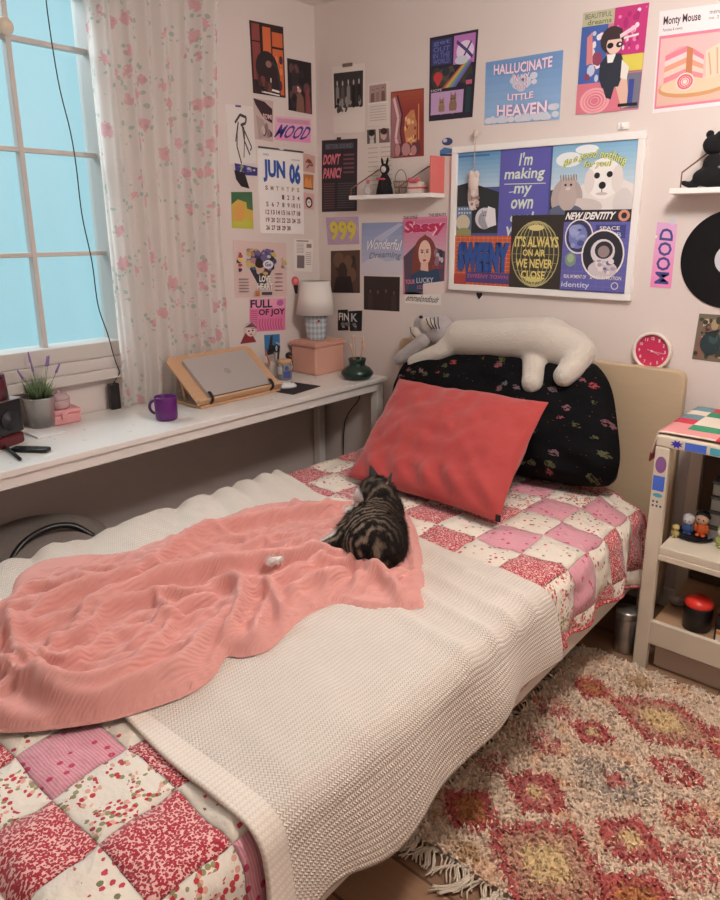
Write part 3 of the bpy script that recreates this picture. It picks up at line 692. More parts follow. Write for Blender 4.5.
# ------------------------------------------------------------------ rug
RGX0, RGX1, RGY0, RGY1 = 1.765, 3.35, -1.525, -.515
t = NT('shag_wool'); at = t.n('Attribute', {'attribute_name': 'Col'}); t.p(Base_Color=at.outputs[0], Roughness=.95, Sheen_Weight=.2); SHAG = t.m
motifs = []
for x, y, rx, ry, typ in ((592, 687, .065, .055, 'solid'), (663, 720, .15, .105, 'big'), (552, 708, .07, .05, 'smear'), (592, 731, .065, .05, 'open'), (545, 741, .06, .05, 'smear'), (493, 764, .05, .045, 'smear'),
                        (677, 771, .075, .06, 'smearr'), (536, 791, .085, .075, 'open'), (614, 779, .11, .08, 'grey'), (470, 808, .078, .07, 'solid'), (689, 817, .07, .06, 'smearr'), (630, 838, .08, .07, 'openy'),
                        (547, 862, .145, .13, 'big'), (467, 850, .04, .03, 'tan'), (690, 866, .08, .07, 'smear'), (640, 905, .11, .09, 'solid'), (640, 682, .05, .035, 'tan'), (725, 742, .08, .07, 'openy')):
    p = onz(x, y, .03); motifs.append((p[0], p[1], rx*1.02, ry*1.02, typ))
for k in range(10): motifs.append((2.75+.28*(k % 3), -.7-.3*(k//3), .08, .07, ('open', 'solid', 'smear', 'big')[k % 4]))
def rugcol(x, y, r):
    c0 = np.array((236, 212, 188.)); c0 = c0*(.92+.12*r.rand())
    if vnoise(np.array(x*20), np.array(y*20), 77) > .78: c0 = c0*np.array((1, .93, .88))
    for mx_, my_, rx, ry, ty in motifs:
        dx, dy = (x-mx_)/rx, (y-my_)/ry
        if abs(dx) > 1.3 or abs(dy) > 1.3: continue
        # stepped diamonds: mostly square with worn corners
        d_ = .20*max(abs(dx), abs(dy))+.80*(abs(dx)+abs(dy))*.92+.14*(r.rand()-.5)
        if d_ > 1: continue
        red = np.array((196, 100, 96.)); gold = np.array((204, 136, 88.)); yel = np.array((230, 202, 154.)); pk = np.array((206, 132, 124.)); gr = np.array((176, 164, 152.))
        if ty == 'solid': return red if d_ > .62 else gold*.98+(r.rand()-.5)*30
        if ty == 'open': return red if d_ > .60 else (pk if d_ > .35 else yel)
        if ty == 'openy': return red if d_ > .62 else (pk if d_ > .42 else yel)
        if ty == 'big': return red*1.0 if d_ > .80 else (np.array((204, 158, 134.)) if d_ > .45 else yel)
        if ty == 'smear': return red*.45+pk*.55 if r.rand() > .45 else c0
        if ty == 'smearr': return red if (r.rand() > .3 and d_ > .3) else c0
        if ty == 'tan': return np.array((200, 166, 128.))
        if ty == 'grey':
            if d_ < .3: return red if r.rand() > .3 else pk
            return gr if r.rand() > .55 else c0
    return c0
rug = thing('rug', 'cream shaggy rug with red and gold diamonds on the floor beside the bed', 'rug', (2.5, -1.0, 0))
MB().box(RGX0, RGX1, RGY0, RGY1, .002, .012).build('rug_backing', mat('rug_backing_cotton', S(214, 198, 178), .95), rug, True, bevel=.003)
r = random.Random(5); rr = np.random.RandomState(6); m = MB()
st_ = .0105
for i in range(int((2.62-RGX0)/st_)):
    for j in range(int((RGY1-RGY0)/st_)):
        x = RGX0+(i+.5+.5*(r.random()-.5))*st_; y = RGY0+(j+.5+.5*(r.random()-.5))*st_
        cc = np.clip(rugcol(x, y, rr), 0, 255)
        for q in range(2):
            an = r.random()*2*PI; ln = .010+.012*r.random(); lean = .5+.9*r.random(); h_ = .017+.006*r.random()
            dx, dy = math.cos(an)*ln*lean, math.sin(an)*ln*lean; w_ = .0026+.0012*r.random(); px_, py_ = -math.sin(an)*w_, math.cos(an)*w_
            g_ = .93+.12*r.random(); lc = S(*np.clip(cc*g_, 0, 255))
            b = m.add([(x-px_, y-py_, .010), (x+px_, y+py_, .010), (x+dx*.6+px_, y+dy*.6+py_, .012+h_*.75), (x+dx*.6-px_, y+dy*.6-py_, .012+h_*.75), (x+dx, y+dy, .010+h_)])
            m.face((b, b+1, b+2, b+3), None, lc); m.face((b+3, b+2, b+4), None, lc)
gs = .0055; ni, nj = int((2.62-RGX0)/gs), int((RGY1-RGY0)/gs)
gxx = RGX0+gs*np.arange(ni+1)[:, None]+np.zeros((1, nj+1)); gyy = RGY0+gs*np.arange(nj+1)[None, :]+np.zeros((ni+1, 1))
gz = .013+.010*vnoise(gxx*95, gyy*95, 51)+.004*vnoise(gxx*40, gyy*40, 52)
b0 = m.add(np.stack([gxx, gyy, gz], -1).reshape(-1, 3))
for i in range(ni):
    for j in range(nj):
        m.face((b0+i*(nj+1)+j, b0+(i+1)*(nj+1)+j, b0+(i+1)*(nj+1)+j+1, b0+i*(nj+1)+j+1), None, S(*np.clip(rugcol(gxx[i, j], gyy[i, j], rr), 0, 255)))
m.build('rug_pile', SHAG, rug, True, kind='stuff')
m = MB(); m.col = S(218, 202, 182)
def strand(x, y, dx, dy, L):
    pts = [(x, y, .012)]
    for k in range(1, 6): f = k/5; pts.append((x+dx*L*f+.010*math.sin(f*5+x*90)*abs(dy), y+dy*L*f+.010*math.sin(f*5+x*80+y*60)*abs(dx), .012*(1-f)+.004+.006*math.sin(f*7+x*70)**2))
    m.tube(pts, .0022, 5)
for k in range(210):
    y = RGY0+(RGY1-RGY0)*r.random(); strand(RGX0+.005, y, -1, .5*(r.random()-.5), .035+.03*r.random())
for k in range(170):
    x = RGX0+(2.7-RGX0)*r.random(); strand(x, RGY0+.004, .4*(r.random()-.5), -1, .035+.04*r.random())
    strand(x, RGY1-.004, .4*(r.random()-.5), 1, .025+.03*r.random())
for x, y in ((1.80, -1.50), (1.95, -1.53), (1.72, -1.50), (2.02, -1.53)):
    for k in range(12): strand(x+.006*(r.random()-.5), y, -.35+.5*(r.random()-.5), -1, .07+.03*r.random())
m.build('rug_fringe', SHAG, rug, True, kind='stuff', smooth=True)
# ------------------------------------------------------------------ things on the desk
def dz(x, y, Z=.7435): p = onz(x, y, Z); return (float(p[0]), float(p[1]), ZD)
BLACK = mat('black_plastic', S(22, 21, 24), .35); STEEL = mat('brushed_steel', S(190, 188, 186), .3, .9)
# mug
mc = dz(167, 419)
mg = thing('mug', 'purple ceramic mug on the white desk beside the laptop stand', 'mug', mc)
PURP = mat('purple_glaze', S(96, 32, 110), .22)
m = MB().lathe([(.036, 0), (.040, .004), (.042, .02), (.042, .088), (.040, .0915), (.038, .088), (.037, .01), (.001, .008)], 36)
m.build('mug_body', PURP, mg, smooth=True)
m = MB(); pts = []
d = (Vector((-.84, -.54, 0))).normalized()
for k in range(13): a = -PI/2+PI*k/12; pts.append(Vector((0, 0, .047))+d*(.040+.026*math.cos(a))+Vector((0, 0, .026*math.sin(a))))
m.tube(pts, .0055, 10).build('handle', PURP, mg, smooth=True)
# remote and stylus
rc = dz(31, 451)
rm = thing('remote_control', 'small black remote control lying at the window end of the desk', 'remote control', rc, math.radians(35))
MB().prism([(-.062, -.012), (-.055, -.018), (.052, -.020), (.062, -.014), (.062, .014), (.052, .020), (-.055, .018), (-.062, .012)], 0, .013).build('case', BLACK, rm, bevel=.003)
for k in range(3):
    for j in range(2): MB().lathe([(.004, .013), (.004, .0145), (.001, .015)], 10, Matrix.Translation((-.04+.03*k, -.007+.014*j, 0))).build('button', mat('grey_rubber', S(84, 84, 88), .6), rm, smooth=True)
a, b = onz(-6, 437, .750), onz(20, 459, .750)
ob = MB().tube([a, b], .0055, 10).build('stylus', BLACK, smooth=True, origin=(float(a[0]), float(a[1]), .7435)); tag(ob, 'thin black stick lying on the desk in front of the remote', 'stylus')
# potted lavender
pc = (.085, -1.545, ZD+.008)
pp = MB().box(-.07, .09, -.05, .05, 0, .007).build('folded_paper', mat('white_paper', S(232, 226, 224), .8), at=(.13, -1.575, ZD+.0005)); tag(pp, 'white folded paper lying under the metal lavender pot', 'paper')
lv = thing('potted_lavender', 'purple lavender plant in a silver metal pot', 'plant', pc)
MB().lathe([(.044, 0), (.052, .105), (.055, .108), (.052, .110), (.049, .105), (.047, .09)], 32).build('pot', STEEL, lv, smooth=True)
MB().lathe([(.048, .092), (.03, .096), (.001, .097)], 24).build('soil', mat('dark_soil', S(48, 36, 30), .95), lv, smooth=True)
r = random.Random(8); g = MB(); fl = MB()
for k in range(70):
    a = r.random()*2*PI; rad = .034*r.random(); x, y = rad*math.cos(a), rad*math.sin(a); L = .04+.05*r.random(); sp = .5+.6*r.random()
    p0 = Vector((x, y, .095)); p1 = p0+Vector((math.cos(a)*.015*sp, math.sin(a)*.015*sp, L*.6)); p2 = p0+Vector((math.cos(a)*.035*sp, math.sin(a)*.035*sp, L))
    g.tube([p0, p1, p2], [.0020, .0022, .0004], 5)
for (dx, dy, h_) in ((.01, -.01, .175), (.02, .02, .19), (-.02, .0, .20), (.035, .03, .165), (-.01, .03, .18), (.0, -.03, .15)):
    p0 = Vector((dx*.3, dy*.3, .095)); p2 = Vector((dx*1.6, dy*1.6, .095+h_-.06)); p1 = (p0+p2)/2+Vector((.004, 0, 0))
    g.tube([p0, p1, p2], .0011, 5)
    fl = MB()
    for j in range(6):
        q_ = p2+(p2-p1).normalized()*(.006*j); fl.ell(q_, (.0048-.0004*j, .0048-.0004*j, .005), seg=8, rings=6)
    fl.build('flower_spike', mat('lavender_petal', S(140, 110, 168), .8), lv, smooth=True)
g.build('foliage', mat('sage_leaf', S(106, 128, 88), .7), lv, smooth=True)
# pink box + jar on it
p1, p2 = dz(45, 428), dz(84, 420)
pb = thing('pink_lunch_box', 'flat pink lidded box on the desk beside the lavender pot', 'box', ((p1[0]+p2[0])/2-.035, (p1[1]+p2[1])/2, ZD), math.radians(-3))
t = NT('pink_plastic'); t.p(Base_Color=S(226, 158, 160), Roughness=.35); PINKP = t.m
MB().box(-.045, .045, -.065, .065, 0, .038).build('box_body', PINKP, pb, bevel=.010, seg=3)
MB().box(-.048, .048, -.068, .068, .038, .056).build('lid', PINKP, pb, bevel=.008, seg=3)
MB().box(.046, .052, -.012, .012, .022, .046).build('clasp', PINKP, pb, bevel=.002)
pj = thing('pink_jar', 'translucent pink jar standing on the pink box', 'jar', (pb.location[0]+.0, pb.location[1]+.005, ZD+.0565))
JP = mat('frosted_pink_glass', S(236, 196, 198), .2, Transmission_Weight=.35)
MB().lathe([(.030, 0), (.036, .004), (.038, .028), (.034, .034)], 28).build('jar_body', JP, pj, smooth=True)
MB().lathe([(.038, .034), (.038, .040), (.030, .050), (.018, .056), (.006, .058), (.008, .064), (.001, .068)], 28).build('lid', JP, pj, smooth=True)
# dark speaker at the edge
sp = thing('table_speaker', 'black and dark red table speaker at the edge of the desk by the lavender', 'speaker', (.185, -1.735, ZD), math.radians(20))
MB().box(-.05, .055, -.06, .055, 0, .04).build('base', mat('dark_red_gloss', S(96, 26, 34), .15), sp, bevel=.01, seg=3)
MB().box(-.05, .055, -.06, .055, .042, .155).build('cabinet', BLACK, sp, bevel=.006)
MB().lathe([(.044, .156), (.042, .20), (.040, .24), (.001, .242)], 28).build('cup', mat('maroon_plastic', S(80, 24, 38), .3), sp, smooth=True)
MB().box(-.052, .057, -.062, .057, .1555, .158).build('trim', STEEL, sp)
MB().lathe([(.001, 0), (.034, .001), (.034, .004), (.012, .004), (.010, .007), (.001, .008)], 24, Matrix.Translation((.055, 0, .09)) @ Matrix.Rotation(PI/2, 4, 'Y')).build('speaker_cone', mat('grey_cone', S(34, 34, 37), .5), sp, smooth=True)
# power adapter and cord
ad = thing('power_adapter', 'black power adapter on the desk with a thin cord hanging past the window', 'adapter', (.035, -1.225, ZD))
MB().box(-.014, .014, -.020, .020, 0, .105).build('adapter_body', BLACK, ad, bevel=.004)
cp = [(47, -30), (46, 0), (58, 80), (70, 130), (76, 165), (82, 215), (92, 262), (98, 305), (108, 335), (115, 360), (120, 372)]
MB().tube(catm([onx(x, y, .055) for x, y in cp], 5)+[np.array([.035, -1.222, ZD+.104])], .0022, 6).build('cord', BLACK, ad, True, smooth=True)
# laptop stand and laptop
B0, B1 = onz(200, 404, .765), onz(283, 384, .765); T0, T1 = onx(161, 360, .085), onx(243, 347, .085)
B0[0] = B1[0] = (B0[0]+B1[0])/2; zt = (T0[2]+T1[2])/2
y0, y1 = (B0[1]+T0[1])/2, (B1[1]+T1[1])/2; x0, x1 = float(B0[0]), .085
wd = y1-y0; tilt = math.atan2(zt-.765, x0-x1); Ls = math.hypot(zt-.765, x0-x1)
t = NT('pale_beech'); g_ = t.noise(t.vmath('MULTIPLY', t.obj(), (30, 2, 30)), 2.5, 4.0); t.p(Base_Color=t.mix(g_, S(214, 174, 138), S(198, 154, 118)), Roughness=.5); BEECH = t.m
ls = thing('laptop_stand', 'wooden laptop stand with black clips holding a silver laptop', 'stand', (x0, (y0+y1)/2, ZD))
# local frame: x' up the slope (towards the wall), y along the desk, z' normal
Mt = Matrix.Translation((0, 0, .022)) @ Matrix(((-math.cos(tilt), 0, math.sin(tilt), 0), (0, -1, 0, 0), (math.sin(tilt), 0, math.cos(tilt), 0), (0, 0, 0, 1)))
hw = wd/2
m = MB(); m.prism([(0, -hw), (Ls-.02, -hw), (Ls, -hw+.02), (Ls, hw-.02), (Ls-.02, hw), (0, hw)], 0, .009, Mt).build('board', BEECH, ls, bevel=.002)
MB().box(-.010, 0, -hw, hw, -.004, .026, Mt).build('ledge', BEECH, ls, bevel=.002)
MB().box(-(x0-.05), .015, -hw+.01, -hw+.03, 0.001, .012).box(-(x0-.05), .015, hw-.03, hw-.01, 0.001, .012).box(-.005, .015, -hw+.03, hw-.03, .001, .012).build('base_frame', BEECH, ls, bevel=.002)
for s_ in (-1, 1):
    MB().bar((-.12, s_*(hw-.035), .012), Mt @ Vector((Ls*.72, -s_*(hw-.035), -.002)), .012).build('strut', BEECH, ls, bevel=.002)
    m = MB(); m.tube([Mt @ Vector((-.012, s_*hw*.72, -.002)), Mt @ Vector((-.016, s_*hw*.72, .02)), Mt @ Vector((-.006, s_*hw*.72, .034)), Mt @ Vector((.014, s_*hw*.72, .036)), Mt @ Vector((.022, s_*hw*.72, .031))], .006, 8).build('clip', BLACK, ls, smooth=True)
lp = thing('laptop', 'closed silver laptop resting on the wooden stand', 'laptop', (x0, (y0+y1)/2, ZD))
SILV = mat('silver_aluminium', S(196, 190, 186), .38, .35)
hl = .168; m = MB()
m.prism([(.004, -hl), (.215, -hl+.0), (.222, -hl+.006), (.222, hl-.006), (.215, hl), (.004, hl)], .0095, .0195, Mt).build('laptop_base', SILV, lp, bevel=.0015)
m = MB(); m.prism([(.004, -hl), (.215, -hl), (.222, -hl+.006), (.222, hl-.006), (.215, hl), (.004, hl)], .0205, .0265, Mt); ld = m.build('lid', SILV, lp, bevel=.0015)
# hp style slanted emblem in a ring
m = MB(); Mc = Mt @ Matrix.Translation((.118, .0, .0266))
for k in range(28):
    a0, a1 = 2*PI*k/28, 2*PI*(k+1)/28
    b = m.add([Mc @ Vector((r_*math.cos(a), r_*math.sin(a), .0003)) for a in (a0, a1) for r_ in (.0125, .0145)]); m.face((b, b+1, b+3, b+2))
def stroke(a, b_, w=.0014):
    d_ = (Vector(b_)-Vector(a)).normalized(); n_ = Vector((-d_.y, d_.x))*w/2
    q_ = [Vector(a)-n_, Vector(a)+n_, Vector(b_)+n_, Vector(b_)-n_]; i = m.add([Mc @ Vector((-p_.y, p_.x, .0004)) if False else Mc @ Vector((p_.y, -p_.x, .0004)) for p_ in q_]); m.face((i, i+1, i+2, i+3))
for a, b_ in (((-.006, -.006), (-.001, .011)), ((-.003, .003), (.001, .003)), ((.001, .003), (-.001, -.006)), ((.003, .003), (-.001, -.011)), ((.003, .003), (.007, .003)), ((.007, .003), (.005, -.005)), ((.005, -.005), (.001, -.005))): stroke(a, b_)
m.build('emblem', mat('grey_emblem', S(108, 102, 100), .3, .5), lp)
MB().box(.000, .003, -hl, hl, .0095, .0265, Mt).build('hinge', BLACK, lp)
# mouse mat and mouse
c0 = dz(291, 388.5)
mm = MB().box(-.075, .075, -.10, .10, 0, .003).build('mouse_mat', mat('black_cloth_mat', S(38, 32, 34), .85), at=(c0[0]+.01, c0[1]+.01, ZD+.0004), bevel=.001); mm.rotation_euler.z = math.radians(8); tag(mm, 'black mouse mat on the desk beside the laptop stand', 'mouse mat')
c1 = dz(287, 388)
ms = thing('computer_mouse', 'small white computer mouse with black wheel on the black mat', 'mouse', (c1[0], c1[1], ZD+.0042), math.radians(60))
m = MB().ell((0, 0, .004), (.046, .028, .020)); ob = m.build('mouse_body', mat('glossy_white', S(236, 236, 238), .2), ms, smooth=True)
for v_ in ob.data.vertices: v_.co.z = max(v_.co.z, 0)
MB().lathe([(.001, -.003), (.006, -.003), (.006, .003), (.001, .003)], 16, Matrix.Translation((.022, 0, .019)) @ Matrix.Rotation(PI/2, 4, 'X')).build('scroll_wheel', BLACK, ms, smooth=True)
ob = MB().tube(catm([(c1[0]-.02, c1[1]+.0, ZD+.012), (c1[0]-.06, c1[1]-.02, ZD+.010), (c1[0]-.10, c1[1]-.05, ZD+.006), (c1[0]-.14, c1[1]-.02, ZD+.006), (c1[0]-.17, c1[1]+.05, ZD+.006)], 5), .002, 6).build('mouse_cable', BLACK, ms, True, smooth=True)
# jar with stickers
jc = dz(285, 379)
jr = thing('sticker_jar', 'small clear jar with wooden lid and blue stickers beside the pink storage box', 'jar', (jc[0], jc[1], ZD))
t = NT('clear_glass'); t.p(Base_Color=(.93, .92, .92, 1), Roughness=.05, Transmission_Weight=.75); GLS = t.m
MB().lathe([(.030, 0), (.034, .004), (.035, .074), (.031, .080)], 28).build('glass', GLS, jr, smooth=True)
MB().lathe([(.034, .080), (.035, .083), (.035, .094), (.033, .096), (.001, .096)], 28).build('lid', BEECH, jr, smooth=True)
MB().lathe([(.028, .004), (.029, .05), (.001, .052)], 24).build('contents', mat('mixed_beads', S(168, 120, 110), .6), jr, smooth=True)
def patch(a0, a1, z0, z1, R=.0356, n=6):
    m = MB(); 
    for k in range(n):
        b0, b1 = a0+(a1-a0)*k/n, a0+(a1-a0)*(k+1)/n
        i = m.add([(R*math.cos(b0), R*math.sin(b0), z0), (R*math.cos(b1), R*math.sin(b1), z0), (R*math.cos(b1), R*math.sin(b1), z1), (R*math.cos(b0), R*math.sin(b0), z1)]); m.face((i, i+1, i+2, i+3))
    return m
patch(-.9, .1, .012, .045).build('sticker', mat('blue_sticker', S(70, 90, 160), .5), jr, label='blue sticker')
patch(-1.9, -1.1, .03, .065).build('sticker', mat('white_sticker', S(222, 220, 224), .5), jr, label='white sticker')
patch(-.7, -.2, .05, .07).build('sticker', mat('blue_sticker', S(70, 90, 160), .5), jr, label='blue sticker')
# desk ornaments and tools standing by the wall
p = dz(262, 376)
pcup = thing('pen_cup', 'white pen cup holding scissors and pens by the red sticker', 'pen cup', (max(p[0]-.04, .05), p[1]+.04, ZD))
MB().lathe([(.028, 0), (.030, .003), (.031, .075), (.029, .075), (.028, .006), (.001, .005)], 24).build('cup', mat('white_ceramic', S(222, 214, 206), .3), pcup, smooth=True)
px0 = pcup.location
def tool(name, label, a, b, r_, mt, cat_): ob = MB().tube([(px0[0]+a[0], px0[1]+a[1], ZD+a[2]), (px0[0]+b[0], px0[1]+b[1], ZD+b[2])], r_, 8).build(name, mt, smooth=True, origin=(px0[0]+a[0], px0[1]+a[1], ZD+a[2])); tag(ob, label, cat_)
tool('pen', 'orange pen leaning in the white pen cup', (0, -.01, .008), (-.005, -.055, .135), .004, mat('orange_plastic', S(206, 110, 52), .4), 'pen')
tool('pen', 'black marker standing in the white pen cup', (0, .01, .008), (.004, .028, .15), .005, BLACK, 'pen')
sc_ = thing('scissors', 'black handled scissors standing in the white pen cup', 'scissors', (px0[0], px0[1], ZD+.02))
MB().bar((0, -.004, -.01), (0, .004, .10), .008, .002).bar((.003, .004, -.01), (.003, -.004, .10), .008, .002).build('blades', STEEL, sc_)
for s_ in (-1, 1): MB().tube([(0, s_*.014+.012*math.cos(a), .118+.018*math.sin(a)) for a in np.linspace(0, 2*PI, 17)], .0035, 8, cap=False).build('handle', BLACK, sc_, smooth=True)
fg = thing('penguin_figure', 'small black and white penguin figurine standing beside the sticker jar', 'figurine', (px0[0]+.02, px0[1]+.075, ZD))
ob = MB().ell((0, 0, .045), (.020, .022, .045)).ell((0, 0, .095), (.017, .018, .018)).build('figure_body', BLACK, fg, smooth=True)
MB().ell((.012, -.006, .045), (.012, .015, .034)).build('belly', mat('glossy_white', S(236, 236, 238), .2), fg, smooth=True)
MB().ell((.017, -.004, .094), (.010, .005, .004)).build('beak', mat('orange_plastic', S(206, 110, 52), .4), fg, smooth=True)
# pink storage box
sb = thing('storage_box', 'dusty pink storage box with lid under the table lamp', 'box', (.115, -.145, ZD))
t = NT('dusty_pink_plastic'); t.p(Base_Color=S(222, 168, 148), Roughness=.45); DP = t.m
m = MB().box(-.085, .090, -.100, .105, 0, .142); m.build('box_body', DP, sb, bevel=.012, seg=3)
MB().box(-.092, .098, -.108, .112, .142, .158).box(-.08, .085, -.095, .10, .158, .163).build('lid', DP, sb, bevel=.005, seg=2)
# lamp
lm = thing('table_lamp', 'small table lamp with white shade and checked glass base on the pink box', 'lamp', (.112, -.145, ZD+.1635))
t = NT('checked_glass'); u = t.obj(); su = t.n('SeparateXYZ', None, Vector=u)
ch = t.math('GREATER_THAN', t.math('SINE', t.math('MULTIPLY', su.outputs[2], 2*PI/.028)), 0.0); ch2 = t.math('GREATER_THAN', t.math('SINE', t.math('MULTIPLY', t.math('ADD', su.outputs[0], su.outputs[1]), 2*PI/.028)), 0.0)
t.p(Base_Color=t.mix(t.math('MULTIPLY', t.math('ADD', ch, ch2), .5), S(232, 236, 238), S(170, 196, 206)), Roughness=.2, Transmission_Weight=.2)
MB().lathe([(.044, 0), (.048, .003), (.050, .03), (.058, .095), (.060, .115), (.054, .117), (.012, .118)], 32).build('lamp_base', t.m, lm, smooth=True)
ob = MB().ell((.050, -.030, .098), (.005, .010, .007)).build('label', mat('red_label', S(190, 60, 70), .5), lm, smooth=True)
MB().lathe([(.006, .117), (.006, .15)], 12).build('stem', STEEL, lm, smooth=True)
t = NT('lamp_shade_linen'); df = t.n('BsdfDiffuse', None, Color=S(244, 238, 232)); tl = t.n('BsdfTranslucent', None, Color=S(244, 238, 232)); a = t.n('MixShader', None, _0=.12, _1=df.outputs[0], _2=tl.outputs[0]); t.t.links.new(a.outputs[0], t.out.inputs[0])
MB().lathe([(.098, .128), (.099, .128), (.072, .290), (.071, .290)], 40, cap=False).build('lamp_shade', t.m, lm, smooth=True)
m = MB(); m.lathe([(.0015, .14), (.0015, .275)], 6)
for k in range(3): a = 2*PI*k/3; m.tube([(0, 0, .275), (.073*math.cos(a), .073*math.sin(a), .275)], .0012, 5)
m.build('shade_holder', STEEL, lm)
# green vase with dried stems
vc = (.395, -.155, ZD)
vs = thing('vase', 'squat dark green vase holding dried stems at the corner of the desk', 'vase', vc)
MB().lathe([(.042, 0), (.060, .004), (.077, .022), (.077, .036), (.060, .056), (.041, .066), (.038, .072), (.042, .090), (.044, .100), (.040, .100), (.036, .082), (.001, .08)], 36).build('vase_body', mat('dark_green_glaze', S(24, 50, 42), .3), vs, smooth=True)
r = random.Random(4); m = MB(); m2 = MB()
for k in range(9):
    a = 2*PI*k/9+r.random(); L = .06+.06*r.random(); m.tube([(.01*math.cos(a), .01*math.sin(a), .07), (.02*math.cos(a), .02*math.sin(a), .10), (.034*math.cos(a), .034*math.sin(a), .09+L)], .0011, 5)
    MB().ell((.034*math.cos(a), .034*math.sin(a), .09+L), (.005, .005, .010), seg=8, rings=6).build('seed_head', mat('dried_peach', S(222, 178, 152), .8), vs, smooth=True)
m.build('stems', mat('straw', S(190, 150, 112), .8), vs, smooth=True)
# cord under the desk
ob = MB().tube(catm([(.30, -.012, .735-.03), (.28, -.012, .60), (.20, -.012, .50), (.17, -.012, .40), (.16, -.012, .10)], 6), .003, 6).build('power_cable', BLACK, smooth=True, origin=(.16, -.012, .1)); tag(ob, 'black cord running down the wall below the green vase', 'cord')
# pouf under the desk
p0 = onx(48, 535, .30)
pf = thing('floor_pouf', 'dark grey round pouf with a black carry strap under the desk', 'pouf', (.285, -1.70, 0))
t = NT('grey_felt'); t.p(Base_Color=t.mix(t.noise(t.obj(), 60.0), S(150, 140, 134), S(134, 124, 118)), Roughness=.95); 
MB().lathe([(.14, 0), (.22, .02), (.262, .10), (.270, .22), (.262, .33), (.225, .41), (.15, .445), (.001, .45)], 40).build('pouf_body', t.m, pf, smooth=True)
MB().tube(catm([(.15, -.20, .36), (.10, -.10, .45), (.08, .0, .475), (.10, .08, .465), (.14, .13, .42)], 6), .011, 8).build('strap', BLACK, pf, smooth=True)
# tin under the bed end
tn = thing('metal_tin', 'brushed metal tin on the floor between bed and rack', 'tin', (1.872, -.40, 0))
MB().lathe([(.036, 0), (.040, .002), (.040, .150), (.038, .152), (.001, .152)], 28).build('tin_body', STEEL, tn, smooth=True)
MB().lathe([(.041, .132), (.042, .134), (.042, .156), (.039, .160), (.001, .160)], 28).build('lid', STEEL, tn, smooth=True)
# ------------------------------------------------------------------ rack on the right
t = NT('cream_metal'); t.p(Base_Color=t.mix(t.noise(t.obj(), 10.0), S(226, 214, 194), S(216, 204, 184)), Roughness=.4); CM = t.m
KX0, KX1, KY0, KY1 = 1.925, 2.48, -.47, -.04
rk = thing('open_rack', 'cream open rack covered in small stickers at the head of the bed', 'rack', ((KX0+KX1)/2, (KY0+KY1)/2, 0))
for x, y in ((KX0, KY0), (KX1-.045, KY0), (KX0, KY1-.03), (KX1-.045, KY1-.03)): MB().box(x, x+.045, y, y+.03, 0, .785).build('leg', CM, rk, True, bevel=.004)
MB().box(KX0, KX1, KY0, KY1, .785, .822).build('top_panel', CM, rk, True, bevel=.006)
MB().box(KX0+.045, KX1-.045, KY0+.004, KY1-.004, .425, .452).box(KX0+.045, KX1-.045, KY0+.002, KY0+.015, .405, .425).build('shelf', CM, rk, True, bevel=.003)
MB().box(KX0+.045, KX1-.045, KY0+.004, KY1-.004, .155, .175).build('shelf', mat('tan_board', S(186, 150, 118), .55), rk, True, bevel=.003, label='lower wooden shelf board')
MB().box(KX0+.045, KX1-.045, KY0, KY0+.018, .10, .185).build('shelf_lip', CM, rk, True, bevel=.003)
MB().box(KX0+.05, KX1-.05, KY1-.028, KY1-.020, .18, .785).build('back_curtain', mat('dark_brown_cloth', S(84, 64, 50), .9), rk, True)
MB().box(KX0-.008, KX0-.001, -.36, -.33, .60, .72).build('side_hook', WHITE, rk, True, bevel=.002)
ks = [('purple_print', (138, 92, 150)), ('blue_print', (70, 110, 210)), ('cyan_print', (80, 170, 190)), ('navy_print', (58, 50, 170)), ('dot_print', (60, 90, 110))]
KM = {n: mat(n, S(*c), .45) for n, c in ks}
def decal(x0, x1, z0, z1, mt, shape=None):
    m = MB(); n = 14; y = KY0-.0006; cx, cz = (x0+x1)/2, (z0+z1)/2
    if shape == 'star': pts = [(cx+(x1-x0)/2*math.cos(a)*(1 if k % 2 else .5), cz+(z1-z0)/2*math.sin(a)*(1 if k % 2 else .5)) for k, a in enumerate(np.linspace(0, 2*PI, 17)[:-1])]
    elif shape == 'ell': pts = [(cx+(x1-x0)/2*math.cos(a), cz+(z1-z0)/2*math.sin(a)) for a in np.linspace(0, 2*PI, 21)[:-1]]
    else: pts = [(x0, z0), (x1, z0), (x1, z1), (x0, z1)]
    b = m.add([(a, y, c_) for a, c_ in pts]); m.face(list(range(b, b+len(pts)))); m.build('sticker', mt, rk, True)
X = lambda px, py: ony(px, py, KY0)
a = X(663, 452); b = X(672, 465); decal(KX0+.006, KX0+.040, .700, .755, KM['purple_print'], 'ell')
decal(KX0+.004, KX0+.040, .640, .690, KM['blue_print']); decal(KX0+.008, KX0+.038, .618, .632, KM['cyan_print'], 'ell')
for k in range(5): decal(KX0+.008+.012*(k % 3), KX0+.015+.012*(k % 3), .585+.014*(k//3), .593+.014*(k//3), KM['dot_print'], 'ell')
decal(KX0+.042, KX0+.085, .788, .818, KM['navy_print'], 'star'); decal(KX0+.088, KX0+.150, .789, .814, KM['blue_print']); decal(KX0+.160, KX0+.215, .790, .812, KM['cyan_print'])
